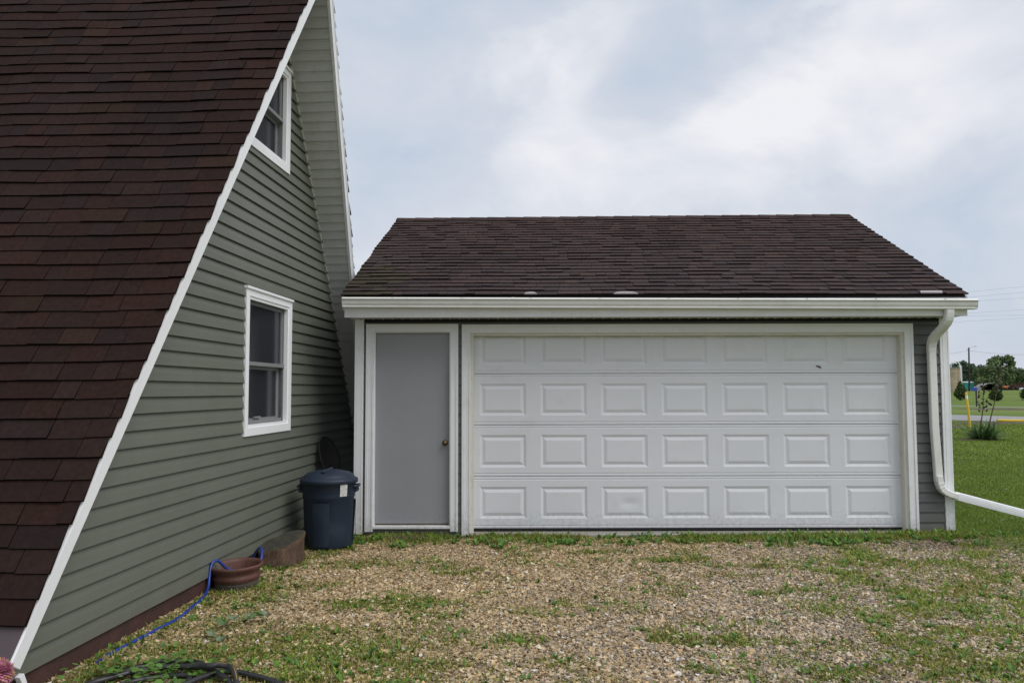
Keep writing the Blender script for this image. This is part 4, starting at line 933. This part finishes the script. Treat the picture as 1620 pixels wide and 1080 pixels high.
bed(YX-.2, YY, .8, .5, 'soil_bed'); bed(18.6, 25.6, 1.3, 1.2, 'soil_bed'); bed(22.6, 29, 2.6, 1.2, 'soil_bed'); bed(38.9, 55, 3.2, 2.2, 'soil_bed')
# road
A = Vector((23.167, 32.52, 0)); B = Vector((24.951, 29.92, 0)); dr = (B-A).normalized()
A2 = Vector((32.212, 48.72, 0)); 
def strip(name, p, q, m, z, w0=None):
    mb = MB(); rows_ = []
    d = (q-p).normalized(); nn = Vector((-d.y, d.x, 0))
    return mb
dR = Vector((.47, -.88, 0)).normalized()          # road heading: nearer to the right
def ribbon(name, pt0, wdt, m, z, kind='structure', lo=-260, hi=90):
    mb = MB(); nrm_ = Vector((-dR.y, dR.x, 0)); P = []; Fq = []; t = lo; k = 0
    while t <= hi:
        for sgn in (0, 1): p = pt0+dR*t+nrm_*wdt*sgn; P.append((p.x, p.y, float(gz(p.x, p.y))+z))
        if k: Fq.append((2*k-2, 2*k, 2*k+1, 2*k-1))
        t += 5; k += 1
    mb.add(P, Fq); o = mb.build(name, m); tag(o, kind=kind); return o
near = Vector((24.0, 31.3, 0)); 
ribbon('road', near, 8.2, 'road', .02)
ribbon('road_marking', near+Vector((.88, .47, 0))*5.2, .16, 'paint', .026)
ribbon('path', near+Vector((.88, .47, 0))*30.5, 1.8, 'road', .02)
mb = MB(); q0 = Vector((24.35, 29.9, 0))
for k in range(1): mb.box(0, 2.6, -.09, .09, .02, .13, bev=.03, T=lambda x, y, z: (24.15+x*.47*1.0+x*.5, 30.75-x*.30-y*.9, z))
tag(rebase(mb.build('parking_block', 'yellow')), 'yellow painted parking block lying at the near edge of the road', 'parking block')
bl = empty('marker_post', (19.45, 25, 0), 'slightly leaning yellow marker post with white band on the lawn left of the yucca', 'post')
mb = MB(); mb.tube([(px(1531, 25), 25, -.02), (px(1528.7, 25), 25, .8), (px(1526.6, 25), 25, 1.45), (px(1526.5, 25), 25, 1.5)], [.048, .048, .047, .025], 14); mb.build('post', 'yellow', bl)
mb = MB(); mb.tube([(px(1527.4, 25), 25, 1.22), (px(1527, 25), 25, 1.35)], [.0495, .049], 14); mb.build('band', 'white_clean', bl)
sg = empty('address_sign', (42.08, 63.3, .04), 'small blue sign on a thin dark post beyond the road', 'sign')
mb = MB(); mb.box(42.03, 42.13, 63.25, 63.35, .0, 1.75, bev=.01); mb.build('post', 'post', sg)
mb = MB(); mb.box(41.66, 42.12, 63.20, 63.24, 1.45, 1.78, bev=.01); mb.build('sign_board', 'blue', sg)

# ------------------------------------------------------------------ trees
def crown(name, lobes, nleaf, size, pal, parent, trunk=None):
    """leaf clumps spread through the volume of several lobes"""
    lobes = np.array(lobes, float); wts = (lobes[:, 3]**2.2); wts /= wts.sum(); k = RNG.choice(len(lobes), nleaf, p=wts)
    d = RNG.standard_normal((nleaf, 3)); d /= np.linalg.norm(d, axis=1)[:, None]; r = RNG.random(nleaf)**.35
    bump = 1+.35*(vnoise(d[:, 0]*2+k*3.1, d[:, 2]*2+d[:, 1]*2+k, 1.6, 3)-.5)*2
    C = lobes[k, :3]+d*(r*bump)[:, None]*lobes[k, 3:4]*np.array([1, 1, .82])
    u = RNG.standard_normal((nleaf, 3)); u /= np.linalg.norm(u, axis=1)[:, None]; v_ = np.cross(u, d+.6*RNG.standard_normal((nleaf, 3))); v_ /= np.linalg.norm(v_, axis=1)[:, None]
    sz = size*RNG.uniform(.5, 1.3, nleaf)[:, None]
    V = np.stack([C-u*sz*.6, C+v_*sz*.45, C+u*sz*.8, C-v_*sz*.4], 1).reshape(-1, 3)
    F = np.arange(nleaf*4).reshape(-1, 4); c = pick(pal, nleaf, .3)*(.75+.5*vnoise(k*1.7, C[:, 2], .9, 2))[:, None]
    V -= np.array(parent.location); o = npmesh(name, V, F, np.repeat(c, 4, 0), 'tleaf'); o.parent = parent; return o
def tree(x, y, lobes, label, nleaf=5000, size=.5, pal=None, group='trees at the far edge of the field', th=None):
    zb = float(gz(x, y)); t = empty('deciduous_tree', (x, y, zb), label, 'tree', group)
    pal = [(c[0]*1.9+.03, c[1]*1.75+.03, c[2]*1.8+.038) for c in (pal or [(.030, .060, .018)])]  # palette lifted toward pale blue: distance haze mixed into the leaf colour
    L_ = [(x+a, y+b, zb+c, r) for a, b, c, r in lobes]; crown('crown', L_, nleaf, size, pal, t)
    mb = MB(); top = max(l[2] for l in L_)*.7
    mb.tube([(x, y, zb-.1), (x+.1, y, zb+(top-zb)*.4), (x-.1, y, top)], [.35, .25, .1], 8)
    for l in L_[:6]: mb.tube([(x, y, zb+(top-zb)*.35), ((x+l[0])/2, (y+l[1])/2, (l[2]+zb)/2+.5), (l[0], l[1], l[2])], [.16, .1, .04], 6)
    mb.build('trunk', 'bark', t)
def lob(cx, D, blobs):
    """blobs given as metres right of the trunk, metres above the ground, radius"""
    return [(a, random.uniform(-1.5, 1.5), c, r) for a, c, r in blobs]
mid = [(.045, .085, .022), (.06, .105, .028), (.035, .068, .02), (.075, .115, .035)]
blu = [(.030, .060, .026), (.038, .072, .030), (.024, .05, .024)]
tree(px(1518, 252), 252, lob(0, 0, [(-2.5, 6.8, 2.3), (.5, 7.3, 2.4), (2.6, 6.2, 2.2), (.9, 8.8, 1.1), (-1, 4, 3), (2, 3.5, 3), (-3.5, 4.5, 2)]), 'large dark tree behind the tan silo and utility pole', 6500, .5, blu)
tree(px(1542, 248), 248, lob(0, 0, [(-1.5, 6.9, 2.0), (1.2, 6.4, 1.9), (0, 4, 3), (2.2, 3.4, 2.6), (-2, 3, 2.4), (2.8, 5.3, 1.5)]), 'dark bluish tree between the utility pole and the tallest right-hand tree', 5500, .5, blu)
tree(px(1582, 205), 205, lob(0, 0, [(-2.6, 7.2, 1.7), (-.4, 7.9, 1.7), (1.3, 8.2, 1.4), (2.5, 7.2, 1.1), (3.2, 6.6, .9), (1.6, 5.6, 1.5), (-.5, 4.7, 2.6), (-2.5, 4.5, 2.3), (1.7, 3.2, 2.2), (.2, 2, 2)]), 'tallest bright-edged tree with an uneven crown above the machinery', 6500, .45, [(.040, .078, .020), (.055, .1, .026), (.03, .06, .018), (.085, .12, .035)])
tree(px(1563, 190), 190, lob(0, 0, [(-1.6, 4.2, 1.9), (.5, 4.9, 2.0), (1.9, 3.9, 1.7), (0, 2.4, 2.4), (-2.3, 2.2, 1.6), (2.4, 2, 1.6)]), 'rounded mid-green tree directly behind the grey arched shelter', 5500, .42, mid)
tree(px(1604, 215), 215, lob(0, 0, [(-1.6, 4.8, 1.8), (.8, 4.7, 1.9), (2.6, 4.4, 1.7), (0, 2.6, 2.6), (3, 2.5, 2)]), 'lower green tree at the right behind the rusty machinery', 4500, .42, mid)
tree(px(1626, 212), 212, lob(0, 0, [(-1.8, 4.4, 1.8), (.8, 4.5, 1.9), (2.6, 4.9, 1.9), (0, 2.6, 2.6), (3, 2.5, 2)]), 'green tree cut by the right edge of the picture', 4500, .42, mid)
tree(px(1500, 255), 255, lob(0, 0, [(-2.5, 5.2, 2.3), (1, 5.8, 2.5), (2.9, 5.6, 2.2), (.9, 3, 2.6), (-2, 3, 3)]), 'dark tree mostly hidden behind the white corner post', 3500, .5, blu)
# evergreens
def evergreen(x, y, h, r, label):
    zb = float(gz(x, y)); t = empty('evergreen_shrub', (x, y, zb), label, 'evergreen', 'young evergreens on the far lawn')
    lb = [(x, y, zb+h*f_, r*q) for f_, q in ((.2, .8), (.35, .95), (.5, .85), (.65, .62), (.78, .42), (.9, .24))]+[(x+r*.5*math.cos(a), y+r*.5*math.sin(a), zb+h*.28, r*.62) for a in (0, 1.3, 2.6, 3.9, 5.2)]
    crown('crown', lb, 2600, .17, [(.05, .085, .022), (.07, .11, .03), (.04, .065, .02), (.09, .13, .04)], t)
    mb = MB(); mb.tube([(x, y, zb-.05), (x, y, zb+h*.9)], [.07, .02], 6); mb.build('trunk', 'bark', t)
evergreen(px(1518, 86.7), 86.7, 2.45, .68, 'dark evergreen shrub just right of the white corner post')
evergreen(px(1573.5, 83.7), 83.7, 1.9, .68, 'dark evergreen shrub on the field behind the yucca stalks')
evergreen(px(1624, 85.9), 85.9, 2.0, .8, 'dark evergreen shrub cut by the right edge')
mb = None
# wispy top of the left evergreen: a thin sapling in front of the silo
# ------------------------------------------------------------------ far things
def cyl(mb, x, y, z0, z1, r, n=28): mb.lathe([(r, 0), (r, z1-z0)], n, (x, y, z0)); mb.lathe([(r, 0), (0, .0)], n, (x, y, z1))
D0 = 150; zb = float(gz(86, D0)); sx_ = 87.0
si = empty('silo', (sx_, D0, zb), 'tan block silo with a white arched pipe just right of the garage corner post', 'silo')
mb = MB(); cyl(mb, sx_, D0, zb, 5.75, 2.15, 40); mb.build('wall', 'silo', si)
mb = MB()
for k in range(7): mb.lathe([(2.16, 0), (2.19, .03), (2.16, .06)], 40, (sx_, D0, zb+.4+k*.62))
mb.build('hoop', 'silo', si)
mb = MB(); mb.lathe([(2.15, 0), (2.28, .0), (2.28, .14), (0, .2)], 40, (sx_, D0, 5.75)); mb.build('cap', 'tarp', si)
mb = MB(); mb.tube([(sx_+2.2, D0-.6, zb), (sx_+2.2, D0-.6, 6.05), (sx_+2.1, D0-.6, 6.25)], .26, 12); mb.build('chute', 'lightgrey', si)
mb = MB(); mb.tube(spline([(sx_-.2, D0-1.5, 5.9), (sx_-.1, D0-1.6, 6.8), (sx_+.5, D0-1.7, 7.2), (sx_+1.15, D0-1.9, 6.8), (sx_+1.35, D0-2.1, 5.6), (sx_+1.35, D0-2.2, zb)], 8), .085, 8); mb.build('filler_pipe', 'white_clean', si)
# portable toilets
def toilet():
    X, Yd = 0, 0
    t = empty('portable_toilet', (0, 0, 0), 'x', 'portable toilet', 'teal portable toilets in a row', sub=False)
    mb = MB(); mb.box(-.55, .55, -.55, .55, .08, 2.05, bev=.04); mb.build('cabin', 'teal', t)
    mb = MB(); mb.lathe([(.75, 0), (.70, .1), (.5, .22), (0, .3)], 8, (0, 0, 2.05)); mb.build('roof', 'lightgrey', t)
    mb = MB(); mb.box(-.4, .4, -.575, -.551, .15, 1.95); mb.build('door', 'teal', t)
    mb = MB(); mb.box(-.6, .6, -.6, .6, -.05, .08); mb.build('skid', 'dark', t)
    return t
t0 = toilet(); Dt = 204
for i, (xp, lab) in enumerate(((1524.5, 'leftmost teal portable toilet beside the silo chute'), (1529.5, 'middle teal portable toilet just left of the utility pole'), (1534.8, 'rightmost teal portable toilet, right of the utility pole'))):
    if i == 0: t = t0
    else:
        t = t0.copy(); S.collection.objects.link(t)
        for ch in t0.children: c = ch.copy(); S.collection.objects.link(c); c.parent = t
    t.location = (px(xp, Dt+1.3*i), Dt+i*1.3, 1.33); t['label'] = lab; t.rotation_euler.z = .25
# arched shelter
D1 = 178; X0 = px(1551, D1); X1 = px(1580, D1); zc = float(gz(X0, D1)); cx = (X0+X1)/2; wr_ = (X1-X0)/2
ar = empty('arched_shelter', (cx, D1, zc), 'low grey arched tarp shelter with a dark open end under the trees', 'shelter')
mb = MB(); P = []; Fq = []; n = 20
for j, (yy, dx) in enumerate(((0, 0), (6, 1.7))):
    for rr_ in (1, .97):
        for i in range(n+1): a = math.pi*i/n; P.append((cx+dx-wr_*rr_*math.cos(a), D1+yy, zc-.02+1.65*rr_*math.sin(a)))
m_ = n+1
for i in range(n): Fq += [(i, i+1, 2*m_+i+1, 2*m_+i), (m_+i, 3*m_+i, 3*m_+i+1, m_+i+1), (i, m_+i, m_+i+1, i+1)]
mb.add(P, Fq); mb.build('cover', 'tarp', ar)
mb = MB(); mb.add([(cx+1.7-wr_*.97*math.cos(math.pi*i/n), D1+5.9, zc+1.6*math.sin(math.pi*i/n)) for i in range(n+1)], [tuple(range(n+1))]); mb.build('end_wall', 'dark', ar)
mb = MB()
a0 = [(cx-wr_*.99*math.cos(math.pi*i/n), D1-.02, zc+1.63*math.sin(math.pi*i/n)) for i in range(n+1)]; mb.tube(a0, .06, 6); mb.build('hoop', 'steel', ar)
# hay wagon, rusty
D2 = 176; wx = px(1599, D2); zc = float(gz(wx, D2))
wg = empty('farm_wagon', (wx+1.9, D2, zc), 'rusty dark red farm wagon with upright stakes at the right edge', 'wagon')
mb = MB(); mb.box(wx, wx+3.9, D2-1, D2+1, zc+.55, zc+.8); mb.box(wx+.1, wx+3.9, D2-.98, D2+.98, zc+.80, zc+1.35, bev=.05); mb.build('bed', 'rust', wg)
for k in range(7): mb = MB(); mb.box(wx+.1+k*.58, wx+.36+k*.58, D2-1.06, D2-.985, zc+.6, zc+1.62+.08*(k % 2)); mb.build('stake', 'rust', wg)
for q in (.6, 3.2):
    mb = MB(); mb.lathe([(0, -.1), (.42, -.1), (.45, -.05), (.45, .05), (.42, .1), (0, .1)], 18, T=lambda x, y, z: (wx+q+x, D2-1.1+z, zc+.43+y)); mb.build('wheel', 'black', wg)
def tractor(xp, D, lab, s=1.0):
    x = px(xp, D); z = float(gz(x, D)); t = empty('compact_tractor', (x, D, z), lab, 'tractor', 'orange tractors parked by the trees')
    mb = MB(); mb.box(x-.2*s, x+.95*s, D-.3, D+.3, z+.5*s, z+1.0*s, bev=.06); mb.build('hood', 'orange', t)
    mb = MB(); mb.box(x-.85*s, x-.25*s, D-.5, D+.5, z+.45*s, z+.8*s, bev=.06); mb.box(x-.75*s, x-.45*s, D-.25, D+.25, z+.8*s, z+1.15*s, bev=.05); mb.build('seat', 'black', t)
    for (dx, r_, dy) in ((-.55, .45, -.55), (-.55, .45, .55), (.65, .28, -.45), (.65, .28, .45)):
        mb = MB(); mb.lathe([(0, -.1), (r_*s, -.1), (r_*s, .1), (0, .1)], 16, T=lambda a, b, c: (x+dx*s+a, D+dy+c, z+r_*s+b)); mb.build('wheel', 'black', t)
tractor(1585.5, 176, 'orange tractor just right of the arched shelter')
tractor(1594, 178, 'orange tractor beside the rusty farm wagon', .95)
# yellow boom
mb = MB(); mb.tube([(px(1550, 186), 186, zy(606, 186)), (px(1546.5, 186), 186, zy(592, 186))], [.06, .03], 6); tag(rebase(mb.build('boom_pole', 'stripe')), 'thin yellow pole rising behind the arched shelter', 'pole')
# utility pole and its wires
up_ = empty('utility_pole', (px(1532.5, 148), 148, 1.2), 'tall dark wooden utility pole with a street lamp arm', 'utility pole'); ux = px(1533.2, 148)
mb = MB(); mb.tube([(ux-.15, 148, 1.1), (ux+.05, 148, zy(551.5, 148))], [.19, .13], 10); mb.build('pole', 'post', up_)
mb = MB(); zt_ = zy(553, 148); mb.tube(spline([(ux, 148, zt_), (ux+.6, 148, zt_+.3), (ux+1.2, 148, zt_+.42)], 5), .03, 6); mb.build('lamp_arm', 'steel', up_)
mb = MB(); mb.box(ux+1.1, ux+1.65, 147.9, 148.1, zt_+.36, zt_+.48, bev=.03); mb.build('lamp_head', 'steel', up_)
mb = MB(); mb.box(ux-.35, ux-.1, 147.95, 148.05, zt_-.25, zt_-.1); mb.build('insulator', 'steel', up_)
def wire(x0, y0, x1, y1, D, lab, grp, sagm=.3, r=.02):
    a = Vector((px(x0, D), D, zy(y0-.0025*(810-x0), D))); b = Vector((px(x1, D), D, zy(y1-.0025*(810-x1), D)))
    mb = MB(); mb.tube([a.lerp(b, t/16)-Vector((0, 0, sagm*4*(t/16)*(1-t/16))) for t in range(17)], r, 5)
    tag(mb.build('power_line', 'wire'), lab, 'power line', grp)
names = ['uppermost', 'second from the top', 'third from the top', 'fourth from the top', 'fifth from the top', 'lowest']
for k, (ya, yb) in enumerate(((461.7, 453), (470, 462), (476.7, 471), (495.3, 489.7), (499.3, 498), (509, 503.8))):
    sl = (yb-ya)/89; xa, xb = 1380, 1760; xr = 1531 if k < 5 else 1515
    wire(xa, ya+sl*(xa-xr), xb, ya+sl*(xb-xr), 150, 'thin overhead wire right of the garage eave, '+names[k]+' of six', 'high overhead wires', 0, .014)
wire(1440, 563, 1532, 554.5, 148, 'thin wire running left from the utility pole', 'wires on the utility pole', .35, .018)
wire(1534.5, 554.5, 1700, 555, 148, 'thin wire running right from the utility pole', 'wires on the utility pole', .75, .018)
for o in bpy.data.objects:
    if '_sub' in o: del o['_sub']
S.render.engine = 'CYCLES'
print('gravel', ng, 'objects', len(bpy.data.objects))
